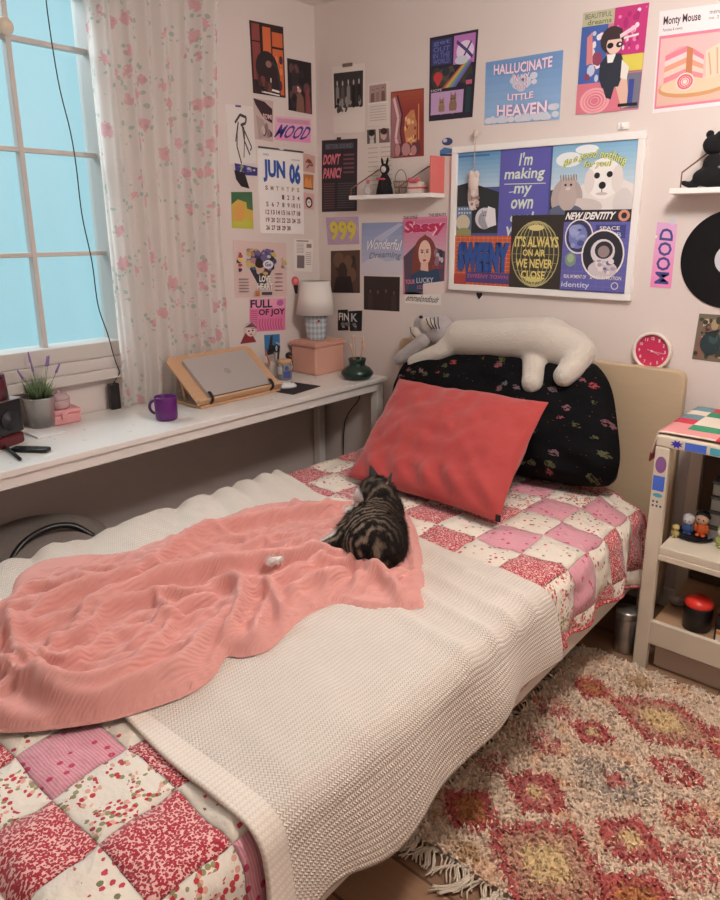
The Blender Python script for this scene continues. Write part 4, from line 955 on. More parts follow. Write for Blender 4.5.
# patchwork runner on top
t = NT('crochet_patchwork'); u = t.obj(); ck = t.n('TexWhiteNoise', {'noise_dimensions': '3D'}, Vector=t.n('CombineXYZ', None, X=t.math('FLOOR', t.math('MULTIPLY', t.n('SeparateXYZ', None, Vector=u).outputs[0], 9.5)), Y=t.math('FLOOR', t.math('MULTIPLY', t.n('SeparateXYZ', None, Vector=u).outputs[1], 15.0))).outputs[0]).outputs[0]
rp = t.n('ValToRGB', None, Fac=ck); cr_ = rp.color_ramp; cr_.interpolation = 'CONSTANT'
cr_.elements[0].color = S(204, 58, 78); cr_.elements[1].position = .25; cr_.elements[1].color = S(232, 216, 200)
for p_, c_ in ((.45, (60, 150, 110)), (.62, (112, 150, 160)), (.8, (226, 150, 150))): e_ = cr_.elements.new(p_); e_.color = S(*c_)
t.p(Base_Color=rp.outputs[0], Roughness=.9); t.bump(t.noise(u, 200.0, 3.0), .6, .004)
rn_ = thing('patchwork_runner', 'red, green and cream crochet runner covering the rack top', 'runner', (2.20, -.25, .823))
n = 40; uu = np.linspace(0, 1, n)[:, None]+np.zeros((1, 24)); vv = np.linspace(0, 1, 24)[None, :]+np.zeros((n, 1))
Xr = KX0-.012+uu*(KX1-KX0+.02); Yr = KY0+.012+vv*(KY1-KY0-.02); Zr = .8285+.003*vnoise(Xr*30, Yr*30, 3)
Zr = Zr-.075*smoothstep(KX0+.004, KX0-.012, Xr)
ob = MB().grid(np.stack([Xr, Yr, Zr], -1)).build('cloth', t.m, rn_, True, smooth=True); md = ob.modifiers.new('s', 'SOLIDIFY'); md.thickness = .004; md.offset = 1
m = MB()
for k in range(26): y = KY0+.015+k*(KY1-KY0-.03)/25; m.tube([(KX0-.016, y, .758), (KX0-.018, y+.002, .745), (KX0-.017, y-.002, .728)], .003, 5)
m.build('tassels', mat('maroon_yarn', S(140, 48, 56), .9), rn_, True, smooth=True, kind='stuff')
cb = MB().ell((0, 0, .022), (.05, .03, .022)).build('white_pebble', mat('white_ceramic', S(222, 214, 206), .3), smooth=True, at=(2.19, -.23, .834)); tag(cb, 'smooth white ornament lying on the patchwork runner', 'ornament')
# items on the upper shelf
SZ = .4525
def xy(px, py, Z=SZ): p = onz(px, py, Z); return float(p[0]), float(p[1])
x, y = xy(692, 538)
y = max(y, -.44)
pt_ = MB().lathe([(.001, 0), (.045, .001), (.062, .010), (.064, .012), (.050, .006), (.001, .004)], 32).build('dark_plate', mat('dark_blue_glaze', S(34, 36, 52), .25), smooth=True, at=(x, y+.02, SZ)); tag(pt_, 'small dark oval plate holding two toy figures on the upper shelf', 'plate')
skin = mat('toy_skin', S(236, 196, 168), .5); orange = mat('toy_orange', S(222, 104, 46), .5); tblue = mat('toy_blue', S(70, 96, 150), .5); wht = mat('glossy_white', S(236, 236, 238), .2); tgreen = mat('toy_green', S(170, 180, 100), .5); tgold = mat('toy_yellow', S(196, 176, 110), .6)
def toy(name, label, x, y, z, bc, hc, hr, s=1.0, hat=None):
    o = thing(name, label, 'figurine', (x, y, z))
    m = MB().ell((0, 0, .020*s), (.014*s, .012*s, .020*s)).ell((-.014*s, -.003*s, .022*s), (.005*s, .005*s, .012*s)).ell((.014*s, -.003*s, .022*s), (.005*s, .005*s, .012*s)).ell((-.007*s, -.006*s, .004*s), (.006*s, .009*s, .004*s)).ell((.007*s, -.006*s, .004*s), (.006*s, .009*s, .004*s)); m.build('figure_body', bc, o, smooth=True)
    MB().ell((0, 0, .050*s), (.017*s, .016*s, .016*s)).build('figure_head', hc, o, smooth=True)
    if hr: MB().ell((0, .004*s, .056*s), (.019*s, .016*s, .015*s)).build('hair', hr, o, smooth=True)
    for q in (-1, 1): MB().ell((q*.006*s, -.0155*s, .050*s), (.0018*s, .001*s, .0025*s), seg=8, rings=6).build('eye', BLACK, o, smooth=True)
    return o
toy('girl_figure', 'black haired toy figure in orange clothes standing on the dark plate', x+.022, y+.015, SZ+.009, orange, skin, BLACK, 1.25)
toy('boy_figure', 'white haired toy figure in blue clothes standing on the dark plate', x-.018, y+.005, SZ+.009, tblue, wht, wht, 1.0)
x2, y2 = xy(671, 528); toy('yellow_figure', 'tiny yellow toy figure by the rack leg on the upper shelf', max(x2, 1.985), min(y2, -.36), SZ, tgold, tgold, None, .7)
x3, y3 = xy(722, 548); toy('green_figure', 'pale green toy figure standing at the shelf edge beside the dark plate', x3, max(y3, -.43), SZ, tgreen, wht, tgreen, 1.1)
gy_ = mat('grey_tray', S(150, 152, 148), .5)
for k in range(4):
    o = thing('storage_tray', ('bottom', 'second lowest', 'third lowest', 'top')[k]+' grey tray of the stack at the back of the upper shelf', 'tray', (2.24, -.20, SZ+.052*k), 0, 'stacked grey trays')
    MB().box(-.17, .17, -.11, .11, 0, .040).build('tray_body', gy_, o, bevel=.004)
    MB().box(-.173, .173, -.113, .113, .040, .051).build('tray_rim', mat('dark_grey_rim', S(70, 72, 72), .5), o, bevel=.003)
o = MB().box(-.15, .15, -.09, .09, 0, .045).build('folded_cloth', mat('maroon_cloth', S(92, 48, 48), .9), bevel=.018, seg=4, at=(2.24, -.21, SZ+.209)); tag(o, 'folded maroon cloth on top of the grey trays', 'cloth')
# items on the lower shelf
LZ = .1755
o = thing('black_pot', 'black pot with a bright red lid on the lower shelf', 'pot', (2.095, -.40, LZ+.0003))
MB().lathe([(.036, 0), (.043, .004), (.045, .080), (.043, .085), (.001, .085)], 28).build('pot_body', BLACK, o, smooth=True)
MB().lathe([(.044, .085), (.046, .09), (.036, .106), (.001, .112)], 28).build('lid', mat('bright_red_plastic', S(226, 52, 38), .35), o, smooth=True)
o = thing('black_carton', 'black carton with white and orange label on the lower shelf', 'box', (2.235, -.395, LZ+.0003))
MB().box(-.075, .09, -.055, .06, 0, .085).build('carton_body', BLACK, o, bevel=.004)
MB().box(-.068, .085, -.0565, -.0550, .006, .046).build('label', mat('cream_label', S(226, 214, 196), .6), o); MB().box(-.068, .085, -.0572, -.0566, .030, .042).build('label_stripe', mat('orange_label', S(214, 140, 60), .6), o)
MB().box(-.045, .06, -.02, .03, .0852, .0865).build('paper_slip', mat('white_paper', S(232, 226, 224), .8), o)
o = thing('plush_bear', 'beige plush bear with round muzzle sitting on the lower shelf', 'plush toy', (2.19, -.23, LZ))
BE = mat('beige_plush', S(196, 170, 150), .95)
m = MB().ell((0, 0, .055), (.06, .05, .055)).ell((-.04, -.04, .02), (.025, .04, .02)).ell((.04, -.04, .02), (.025, .04, .02)); m.build('bear_body', BE, o, smooth=True)
MB().ell((0, -.01, .145), (.062, .052, .055)).ell((-.045, 0, .195), (.022, .014, .022)).ell((.045, 0, .195), (.022, .014, .022)).build('bear_head', BE, o, smooth=True)
MB().ell((0, -.055, .135), (.030, .018, .026)).build('muzzle', mat('cream_plush', S(226, 208, 190), .95), o, smooth=True); MB().ell((0, -.073, .143), (.008, .005, .006)).build('nose', BLACK, o, smooth=True)
for q in (-1, 1): MB().ell((q*.024, -.057, .160), (.005, .004, .006)).build('eye', BLACK, o, smooth=True)
o = MB().ell((0, 0, .020), (.028, .022, .020)).ell((.02, .03, .014), (.016, .016, .014)).build('grey_pebble_ornament', mat('pebble_grey', S(140, 130, 130), .4), smooth=True, at=(2.0, -.30, LZ)); tag(o, 'small grey stone ornament beside the black pot', 'ornament')
# drawer box on the floor
o = thing('drawer_box', 'pale drawer box on the floor beneath the rack', 'box', (2.30, -.24, 0))
MB().box(-.31, .20, -.19, .17, 0, .088).build('box_body', mat('taupe_board', S(196, 178, 162), .6), o, bevel=.004)
MB().box(-.315, .205, -.196, -.190, .008, .080).build('drawer_front', mat('taupe_board', S(196, 178, 162), .6), o, bevel=.002)
# ------------------------------------------------------------------ prints on the walls
t = NT('printed_paper'); at = t.n('Attribute', {'attribute_name': 'Col'}); t.p(Base_Color=at.outputs[0], Roughness=.55)
t.bump(t.noise(t.obj(), 9.0, 2.0), .15, .004); PAPER = t.m
_tc = {}
def glyphs(body, bold):
    key = (body, bold)
    if key not in _tc:
        cu_ = bpy.data.curves.new('t', 'FONT'); cu_.body = body; cu_.resolution_u = 2; cu_.offset = bold; cu_.size = 1.0
        ob = bpy.data.objects.new('t', cu_); COL.objects.link(ob); bpy.context.view_layer.update()
        me = bpy.data.meshes.new_from_object(ob.evaluated_get(bpy.context.evaluated_depsgraph_get()))
        vs = np.array([v.co[:] for v in me.vertices]); fs = [tuple(p.vertices) for p in me.polygons]
        bpy.data.objects.remove(ob); bpy.data.curves.remove(cu_); bpy.data.meshes.remove(me)
        mn, mx_ = vs[:, :2].min(0), vs[:, :2].max(0); _tc[key] = ((vs[:, :2]-mn)/(mx_-mn), fs)
    return _tc[key]
GAIN = 1.12
def cc_(c):
    g_ = sum(c)/3; c = tuple(x*.84+g_*.16 for x in c)
    return tuple(min(.93, x*GAIN) for x in S(*c)[:3])+(1.0,)
class Art:
    """a print on a wall: background sheet plus layered flat shapes; u to the right, v downwards, 0..1"""
    def __init__(s, quad, bgc, wall='b', lift=.0012, thick=.0008, sheet=True):
        f = (lambda x, y: ony(x, y, 0.0)) if wall == 'b' else (lambda x, y: onx(x, y, 0.0))
        s.q = [f(*p) for p in quad]; s.n = np.array([0, -1., 0]) if wall == 'b' else np.array([1., 0, 0])
        s.m = MB(); s.k = 0; s.lift = lift; s.cen = sum(s.q)/4+s.n*lift
        if sheet:
            q = [p+s.n*lift for p in s.q]; q0 = [p+s.n*.0002 for p in s.q]
            s.m.col = cc_(bgc); b = s.m.add(q+q0)
            for f_ in ((0, 3, 2, 1), (4, 5, 6, 7), (0, 1, 5, 4), (1, 2, 6, 5), (2, 3, 7, 6), (3, 0, 4, 7)): s.m.face([b+i for i in f_])
    def at(s, u, v):
        a = s.q[0]*(1-u)+s.q[1]*u; b = s.q[3]*(1-u)+s.q[2]*u
        return a*(1-v)+b*v+s.n*(s.lift+.0001+.00007*s.k)
    def P(s, pts, c):
        s.k += 1; b = s.m.add([s.at(u, v) for u, v in pts]); s.m.face(list(range(b, b+len(pts))), None, cc_(c)); return s
    def R(s, x0, y0, x1, y1, c): return s.P([(x0, y0), (x1, y0), (x1, y1), (x0, y1)], c)
    def G(s, x0, y0, x1, y1, c0, c1, n=8):
        for i in range(n):
            f = i/(n-1); a = y0+(y1-y0)*i/n; b = y0+(y1-y0)*(i+1)/n; s.R(x0, a, x1, b, tuple(c0[j]*(1-f)+c1[j]*f for j in range(3))); s.k -= 1
        s.k += 1; return s
    def E(s, cx, cy, rx, ry, c, rot=0, n=18, a0=0, a1=2*PI):
        ca, sa = math.cos(rot), math.sin(rot); full = abs(a1-a0-2*PI) < 1e-6
        pts = []
        for k in range(n if full else n+1):
            a = a0+(a1-a0)*k/n; x, y = rx*math.cos(a), ry*math.sin(a); pts.append((cx+x*ca-y*sa, cy+x*sa+y*ca))
        return s.P(pts, c)
    def O(s, cx, cy, rx, ry, w, c, n=26):
        s.k += 1
        for k in range(n):
            a, b = 2*PI*k/n, 2*PI*(k+1)/n
            i = s.m.add([s.at(cx+r_*math.cos(t_)*rx, cy+r_*math.sin(t_)*ry) for t_ in (a, b) for r_ in (1, 1-w)]); s.m.face((i, i+1, i+3, i+2), None, cc_(c))
        return s
    def L(s, pts, w, c, asp=1.0):
        s.k += 1
        for (x0, y0), (x1, y1) in zip(pts[:-1], pts[1:]):
            dx, dy = x1-x0, (y1-y0)/asp; l = math.hypot(dx, dy) or 1; nx, ny = -dy/l*w/2, dx/l*w/2*asp
            i = s.m.add([s.at(*p) for p in ((x0+nx, y0+ny), (x1+nx, y1+ny), (x1-nx, y1-ny), (x0-nx, y0-ny))]); s.m.face((i, i+1, i+2, i+3), None, cc_(c))
        return s
    def T(s, body, x0, y0, x1, y1, c, bold=.0, shear=0.0, arc=0.0, outline=None):
        if outline: s.T(body, x0, y0, x1, y1, outline, bold+.035, shear, arc)
        vs, fs = glyphs(body, bold); s.k += 1
        pts = []
        for gx_, gy_ in vs:
            x = x0+(x1-x0)*(gx_+shear*(gy_-.5)*(y1-y0)/(x1-x0)); y = y1+(y0-y1)*gy_+arc*(2*gx_-1)**2; pts.append(s.at(x, y))
        b = s.m.add(pts)
        for f in fs: s.m.face([b+i for i in f], None, cc_(c))
        return s
    def blobs(s, seed, n, x0, y0, x1, y1, cols, r0, r1, asp=1.0):
        r = random.Random(seed)
        for _ in range(n):
            a = r0+(r1-r0)*r.random(); rx, ry = a, a*asp*(.6+.8*r.random()); cx = x0+rx+(x1-x0-2*rx)*r.random(); cy = y0+ry+(y1-y0-2*ry)*r.random()
            s.E(cx, cy, rx, min(ry, (y1-y0)/2), r.choice(cols), 0, 9)
        return s
    def people(s, seed, n, x0, x1, y0, y1, clothes, skin_):
        r = random.Random(seed)
        for i in range(n):
            cx = x0+(x1-x0)*(i+.5)/n+.02*(r.random()-.5); w = (x1-x0)/n*.62; top = y0+.08*r.random()*(y1-y0); c_ = r.choice(clothes)
            s.P([(cx-w*.55, y1), (cx-w*.5, top+(y1-y0)*.34), (cx-w*.2, top+(y1-y0)*.25), (cx+w*.2, top+(y1-y0)*.25), (cx+w*.5, top+(y1-y0)*.34), (cx+w*.55, y1)], c_)
            s.E(cx, top+(y1-y0)*.13, w*.30, (y1-y0)*.12, tuple(x*.35 for x in skin_)); s.E(cx, top+(y1-y0)*.16, w*.22, (y1-y0)*.09, skin_)
        return s
    def tape(s, u, v, w, h, c): s.k += 3; return s.R(u-w/2, v-h/2, u+w/2, v+h/2, c)
    def done(s, name, label, cat='poster', group=None):
        ob = s.m.build(name, PAPER, origin=tuple(float(x) for x in s.cen)); tag(ob, label, cat, group); return ob
K = (26, 24, 26); WT = (232, 224, 216); PK = (232, 130, 165)
# --- left wall
a = Art([(249, 20), (283, 27), (285.5, 98), (253, 93)], (52, 30, 32), 'l')
a.R(.05, .03, .28, .80, (150, 62, 58)).R(.34, .05, .60, .70, (226, 104, 50)).R(.64, .10, .96, .97, (222, 98, 46)).R(.0, .26, .3, .28, K).R(.64, .30, .96, .33, K).R(.28, 0, .36, .9, K)
a.blobs(3, 9, .66, .35, .95, .95, [(150, 40, 60), (90, 30, 60), (240, 130, 60)], .03, .07)
a.E(.45, .62, .34, .24, (40, 30, 36)).E(.62, .74, .22, .22, (28, 60, 52)).P([(.12, 1), (.2, .6), (.4, .5), (.75, .6), (.85, 1)], (44, 26, 30)).E(.50, .56, .09, .05, (150, 100, 90)).L([(.3, .90), (.8, .93)], .03, WT).L([(.25, .96), (.8, .98)], .02, WT).L([(.55, .75), (.54, .95)], .03, WT)
a.blobs(4, 14, .08, .7, .6, .98, [(80, 40, 40), (30, 24, 30), (120, 60, 56)], .02, .07)
a.done('concert_poster', 'tall orange and black poster of a figure among windows, high on the window wall')
a = Art([(287, 58), (311, 63), (312, 114.5), (288.5, 110)], (30, 24, 28), 'l'); a.blobs(5, 26, .05, .05, .95, .95, [(60, 44, 46), (100, 64, 62), (26, 20, 26), (44, 34, 40)], .05, .16); a.E(.45, .58, .09, .04, (210, 150, 140)).P([(.3, 1), (.36, .66), (.5, .62), (.62, .7), (.66, 1)], (130, 84, 70)).P([(.7, 1), (.72, .55), (.86, .5), (.95, 1)], (140, 60, 66)).E(.4, .53, .04, .02, WT)
a.done('dark_photo_print', 'dark purple black photo of a small figure beside the orange poster')
a = Art([(253, 98), (273, 101), (273, 142), (255, 139)], (196, 170, 164), 'l'); a.P([(0, 0), (.55, .05), (.95, .2), (.95, .55), (.5, .45), (.1, .15)], (60, 32, 40)).P([(.1, .4), (.5, .5), (.8, .9), (.2, .98)], (170, 150, 142)).T('SOMI', .45, .34, .92, .46, (240, 190, 196), .02).blobs(6, 9, .3, .5, .98, .98, [(140, 110, 110), (90, 60, 64), (200, 180, 170)], .05, .12)
a.done('photo_card', 'small grey and maroon photo card left of the horizontal MOOD card')
a = Art([(275, 116), (311, 119), (310.5, 143), (275, 140)], (228, 150, 190), 'l'); a.G(0, 0, 1, 1, (226, 168, 190), (236, 140, 190)).R(.05, .08, .95, .26, (206, 140, 170)).T('MOOD', .06, .32, .96, .90, (66, 60, 150), .02, .35)
a.done('mood_card', 'pink horizontal card lettered MOOD above the wall calendar')
a = Art([(225, 104), (253, 106.5), (256, 163), (229, 164)], (222, 214, 208), 'l'); G_ = (62, 58, 60)
a.L([(.42, .28), (.36, .45), (.32, .7), (.45, 1)], .04, G_).L([(.55, .3), (.6, .6), (.78, .85)], .04, G_).L([(.3, .3), (.5, .16), (.72, .2), (.68, .3), (.5, .34)], .05, G_).L([(.55, .34), (.86, .72), (.8, .78)], .035, G_).L([(.38, .36), (.28, .62)], .03, G_).L([(.6, .36), (.62, .5), (.55, .9)], .03, G_).R(.35, .0, .55, .035, (90, 80, 130))
a.done('line_drawing', 'white sheet with thin grey line drawing beside the curtain')
a = Art([(232, 160), (259, 163), (257, 190), (234, 188)], WT, 'l', sheet=False); a.P([(.08, .1), (.95, .18), (.96, .48), (.5, .5), (.42, .38), (.1, .4)], (52, 50, 130)).P([(.05, .35), (.45, .4), (.66, .98), (.3, .92), (.1, .68)], (36, 28, 34)).blobs(8, 10, .2, .12, .9, .42, [(150, 160, 120), (96, 90, 180), (200, 190, 200)], .03, .07); a.done('blue_band_cutout', 'blue patterned and black cutout taped beside the calendar', 'cutout')
a = Art([(231, 192), (252, 192), (253.5, 229), (232, 228)], (60, 110, 70), 'l'); a.P([(0, .35), (.3, .2), (.7, .28), (.72, .45), (1, .5), (1, 1), (0, 1)], (214, 176, 62)).P([(0, .8), (.5, .72), (1, .8), (1, 1), (0, 1)], (196, 196, 60)).P([(.1, .5), (.4, .25), (.6, .5), (.5, .8), (.15, .8)], (226, 160, 70)); a.done('yellow_card', 'green and yellow picture card next to the curtain edge')
# calendar
q = [(257, 146), (302.5, 151.5), (303.5, 234.5), (260, 233)]
a = Art(q, (236, 230, 226), 'l', lift=.004)
a.T('JUN', .10, .14, .58, .40, (32, 84, 176), .05).T('06', .67, .15, .93, .40, (32, 84, 176), .05)
for i, d_ in enumerate('SMTWTFS'): a.T(d_, .13+.118*i, .44, .19+.118*i, .49, (176, 132, 90) if i else (120, 60, 60), .02)
day = 1
for rw in range(5):
    for cl2 in range(7):
        if (rw == 0 and cl2 < 3) or day > 30: continue
        a.T(str(day), .12+.118*cl2+(.02 if day < 10 else 0), .535+.092*rw, .20+.118*cl2-(.01 if day < 10 else 0), .59+.092*rw, (128, 54, 66), .02); day += 1
a.R(.0, .0, 1, .02, (70, 66, 70)).E(.5, -.002, .06, .018, (214, 208, 204)).T('2022', .10, .075, .22, .095, (90, 80, 80)); a.T('calendar', .72, .10, .92, .12, (120, 110, 110))
a.done('wall_calendar', 'white wall calendar reading JUN 06 in blue on the window wall', 'calendar')
for i, (q, c_, lab) in enumerate((([(303, 153), (315, 156), (315, 173), (303, 171)], (206, 160, 146), 'small peach picture, topmost of three beside the calendar'), ([(303, 174), (313.5, 175), (313, 190), (303, 188.5)], (206, 120, 60), 'small orange picture, middle of three beside the calendar'), ([(303.5, 192), (314, 194), (313.5, 210), (304, 208.5)], (218, 170, 164), 'small pink picture with dark face, lowest of three beside the calendar'))):
    a = Art(q, c_, 'l')
    if i == 0: a.L([(.2, .5), (.4, .3), (.6, .35), (.8, .6), (.5, .6), (.3, .8)], .1, (150, 70, 60)).E(.5, .42, .16, .1, (140, 60, 56))
    elif i == 1: a.P([(.1, .9), (.2, .3), (.4, .2), (.5, .5), (.7, .2), (.9, .9)], (238, 150, 70)).R(0, .9, 1, 1, (120, 60, 40))
    else: a.E(.5, .58, .36, .34, (70, 40, 46)).E(.5, .6, .22, .22, (236, 220, 212)).E(.42, .56, .04, .04, K).E(.58, .56, .04, .04, K)
    a.done('picture_card', lab, group='picture cards beside the calendar')
a = Art([(233, 240), (286, 243), (287, 297), (235, 298)], (216, 186, 178), 'l'); cs = [(60, 62, 110), (110, 90, 140), (180, 120, 130), (206, 176, 90), (60, 90, 150), (40, 38, 44), (200, 190, 196)]
a.E(.38, .30, .15, .16, (90, 90, 130)).E(.62, .28, .15, .16, (54, 84, 140)).P([(.22, .38), (.78, .36), (.54, .82), (.46, .82)], (50, 46, 56)).blobs(11, 60, .2, .12, .8, .6, cs, .02, .07).E(.46, .46, .08, .10, (214, 170, 140)).E(.46, .40, .09, .07, (50, 36, 34)).E(.62, .40, .10, .08, (212, 214, 222)).T('Go', .56, .36, .68, .44, (60, 60, 110), .03)
a.blobs(13, 7, .86, .2, 1, .5, cs, .02, .05).blobs(14, 7, .03, .2, .16, .55, [(190, 60, 80), (60, 50, 56), (222, 200, 80)], .02, .05).T('LOVE', .44, .60, .66, .72, WT, .05, 0, 0, K).T('HEART', .40, .74, .70, .86, WT, .05, 0, 0, K)
for k in range(5): a.R(.06, .66+.055*k, .24, .675+.055*k, (130, 100, 100)); a.R(.74, .56+.075*k, .90, .575+.075*k, (150, 70, 110))
a.R(.36, .88, .44, .97, (200, 120, 60)).R(.48, .90, .68, .95, (70, 64, 80))
a.done('heart_collage_poster', 'pale pink poster with a heart shaped collage below the calendar')
a = Art([(294, 239), (313, 239.5), (312, 272), (294, 271)], (226, 216, 208), 'l'); a.R(.12, .04, .75, .07, (110, 90, 90)).R(.15, .5, .55, .9, (120, 104, 104)).R(.65, .14, .92, .26, (140, 120, 120))
for k in range(7): a.R(.12, .14+.045*k, .5, .155+.045*k, (160, 146, 142)); a.R(.62, .40+.06*k, .92, .42+.06*k, (160, 146, 142))
a.done('printed_note', 'narrow white printed note near the room corner below the calendar', 'note')
a = Art([(249.5, 299), (285.5, 298), (285, 330), (249.5, 332)], (228, 110, 160), 'l'); a.R(0, 0, .98, .30, (232, 150, 182)).T('FULL', .02, .03, .62, .28, (40, 22, 34), .03).T('OF JOY', .24, .32, .98, .56, (40, 22, 34), .03)
a.E(.84, .14, .10, .10, (190, 90, 160))
for k in range(9): a.L([(.28+.075*k, .62), (.26+.075*k, .78), (.30+.075*k, .96)], .022, (196, 60, 110)).R(.03, .36+.065*k, .20, .38+.065*k, (190, 60, 110))
a.done('full_of_joy_poster', 'pink poster lettered FULL OF JOY above the laptop stand')
a = Art([(239, 321), (257, 320), (257, 343), (240, 344)], WT, 'l', sheet=False); a.E(.6, .42, .38, .36, (200, 186, 184)).P([(0, 1), (.3, .55), (.7, .6), (.95, .95)], (150, 40, 50)).E(.62, .44, .28, .26, (228, 200, 192)).P([(.3, .3), (.7, .08), (1, .35), (.8, .3)], (110, 70, 70)).E(.52, .46, .05, .04, K).E(.74, .44, .05, .04, K).E(.64, .6, .08, .03, (190, 50, 60)); a.done('red_face_sticker', 'round sticker of a pale face with a red scarf behind the laptop stand', 'sticker')
a = Art([(264, 335), (279.5, 334), (280, 352), (265, 356)], (44, 118, 180), 'l'); a.P([(.1, 1), (.4, .1), (.55, 0), (.5, .5), (.7, 1)], (50, 48, 52)).P([(.6, 1), (.75, .4), (1, .5), (1, 1)], (150, 170, 190)); a.done('blue_picture_card', 'small bright blue picture card on the wall behind the pen cup')
a = Art([(290.5, 276), (300, 276), (300, 294), (292, 294)], WT, 'l', sheet=False); a.E(.45, .3, .42, .28, (222, 84, 96)).E(.5, .25, .2, .12, (240, 130, 130)).P([(.2, .5), (.75, .5), (.65, 1), (.35, .95)], (52, 40, 44)); a.done('rose_sticker', 'little red rose sticker on the wall beside the white lamp shade', 'sticker')
# --- back wall
a = Art([(332, 67), (365, 63), (364.5, 132), (334, 133.5)], (226, 216, 206)); a.R(.05, .10, .95, .62, (58, 54, 54)).people(21, 5, .08, .92, .16, .60, [(36, 34, 36), (90, 86, 84), (140, 134, 130)], (190, 182, 176)).blobs(22, 22, .06, .45, .94, .64, [(30, 28, 30), (150, 144, 140), (80, 76, 76)], .02, .05).blobs(25, 14, .06, .6, .5, .70, [(226, 216, 206), (60, 56, 56)], .02, .05).tape(.5, .0, .3, .05, (120, 100, 86)); a.done('band_photo', 'black and white band photo with a wide white lower border')
a = Art([(368, 84), (388, 81), (388.5, 124), (368, 126)], (222, 210, 200)); a.R(.08, .05, .92, .45, (170, 140, 132)).people(23, 3, .1, .9, .12, .45, [(120, 84, 80), (150, 120, 110)], (200, 170, 160)); a.R(0, .47, 1, .49, (240, 236, 230))
for k in range(6): a.R(.1, .55+.065*k, .9, .565+.065*k, (180, 166, 158))
a.done('sepia_card', 'small sepia photo card with text between the band photo and the red print')
a = Art([(366, 128), (391, 126), (396, 192), (366, 194)], (216, 204, 192)); a.R(.05, .03, .40, .24, (90, 84, 84)).R(.52, .03, .92, .24, (120, 92, 90)).E(.24, .12, .1, .07, (196, 180, 172)).E(.70, .12, .12, .08, (204, 160, 150)).E(.24, .08, .12, .05, K).E(.72, .07, .13, .05, (60, 36, 36)).R(.16, .18, .32, .24, (200, 196, 192))
for k in range(9): a.R(.08, .30+.07*k, .46, .315+.07*k, (186, 172, 162)); a.R(.56, .30+.07*k, .92, .315+.07*k, (186, 172, 162))
a.done('portrait_clipping', 'paper clipping with two small portraits behind the wire shelf')
a = Art([(391, 92), (424, 88), (424, 156), (390.5, 158.5)], (150, 50, 44)); a.G(.02, .02, .98, .5, (176, 76, 50), (150, 40, 44)).P([(.02, .1), (.22, .06), (.36, .4), (.30, .7), (.4, .98), (.02, .98)], (170, 110, 116)).L([(.1, .1), (.24, .4), (.16, .7), (.3, .95)], .07, (226, 190, 190)).L([(.2, .06), (.36, .35), (.3, .6), (.4, .9)], .05, (90, 36, 50)).P([(.45, .4), (.62, .3), (.72, .3), (.8, .5), (.78, .8), (.5, .85), (.42, .6)], (206, 130, 80)).blobs(24, 20, .42, .35, .84, .8, [(226, 150, 90), (150, 60, 50), (240, 190, 130)], .02, .05).blobs(26, 12, .1, .78, .95, .98, [(190, 130, 130), (110, 50, 60), (220, 170, 160)], .05, .14).L([(.86, .22), (.86, .75)], .03, (230, 150, 80)); a.done('red_tiger_print', 'crimson and orange illustrated print with pale stripes beside the rainbow poster')
a = Art([(430, 38), (478.5, 29), (472.5, 117), (429, 121.5)], (40, 32, 52)); a.R(.04, .04, .48, .34, (52, 56, 110))
for k, w_ in enumerate(('get', 'OUT', 'IN THE', 'WORLD')): a.T(w_, .08, .055+.07*k, .44, .115+.07*k, (96, 110, 190), .01)
a.R(.52, .03, .96, .36, (190, 110, 190)).E(.76, .22, .18, .12, (226, 206, 232)).L([(.58, .1), (.8, .22), (.92, .3)], .04, (70, 56, 120)).L([(.88, .12), (.72, .30)], .03, (70, 56, 120)).blobs(27, 16, .02, .36, .98, .62, [(60, 60, 50), (40, 44, 60), (80, 76, 60)], .05, .12)
for k, c_ in enumerate(((200, 90, 70), (216, 170, 70), (120, 170, 90), (90, 120, 190), (110, 90, 170))): a.P([(.30+.06*k, .62), (.36+.06*k, .62), (.80+.035*k, .34), (.76+.035*k, .34)], c_)
a.E(.20, .48, .10, .06, (206, 50, 60)).P([(.1, .50), (.3, .50), (.21, .60)], (206, 50, 60)).E(.70, .32, .14, .05, (200, 206, 220)).R(.05, .66, .78, .93, (190, 150, 196)).R(.84, .64, .94, .94, (30, 60, 66)).T('HOPE', .05, .62, .30, .65, (220, 210, 220)).R(.82, .56, .95, .61, (200, 80, 110))
def kitty(a, cx, cy, s_, col, dark, asp=1.0):
    a.E(cx, cy+s_*1.0*asp, s_*.8, s_*1.1*asp, col); a.E(cx, cy, s_*.62, s_*.52*asp, col)
    for q in (-1, 1): a.P([(cx+q*s_*.6, cy-s_*.1*asp), (cx+q*s_*.52, cy-s_*.95*asp), (cx+q*s_*.12, cy-s_*.42*asp)], col); a.E(cx+q*s_*.24, cy-s_*.02*asp, s_*.10, s_*.10*asp, K)
    a.E(cx, cy+s_*.20*asp, s_*.09, s_*.06*asp, dark); a.E(cx, cy+s_*.28*asp, s_*.22, s_*.14*asp, tuple(min(255, x*1.15) for x in col))
kitty(a, .30, .79, .09, (150, 116, 86), (120, 60, 60), .8); kitty(a, .56, .76, .11, (140, 104, 80), (120, 60, 60), .8); a.R(.05, .9, .78, .93, (190, 150, 196)); a.done('rainbow_poster', 'dark poster with red heart, rainbow beam and two cats')
a = Art([(322, 140.5), (357.5, 138.5), (357, 211), (322, 212)], (44, 36, 42)); a.R(.1, .05, .9, .13, (64, 66, 78)).T('BETTER SOUND', .13, .06, .87, .12, (110, 116, 130)).T("DON'T", .05, .19, .53, .34, (226, 110, 130), .04, .25).T('PANIC!', .05, .38, .56, .53, (226, 110, 130), .04, .25)
for k in range(5): a.R(.62, .20+.06*k, .92, .225+.06*k, (120, 70, 84))
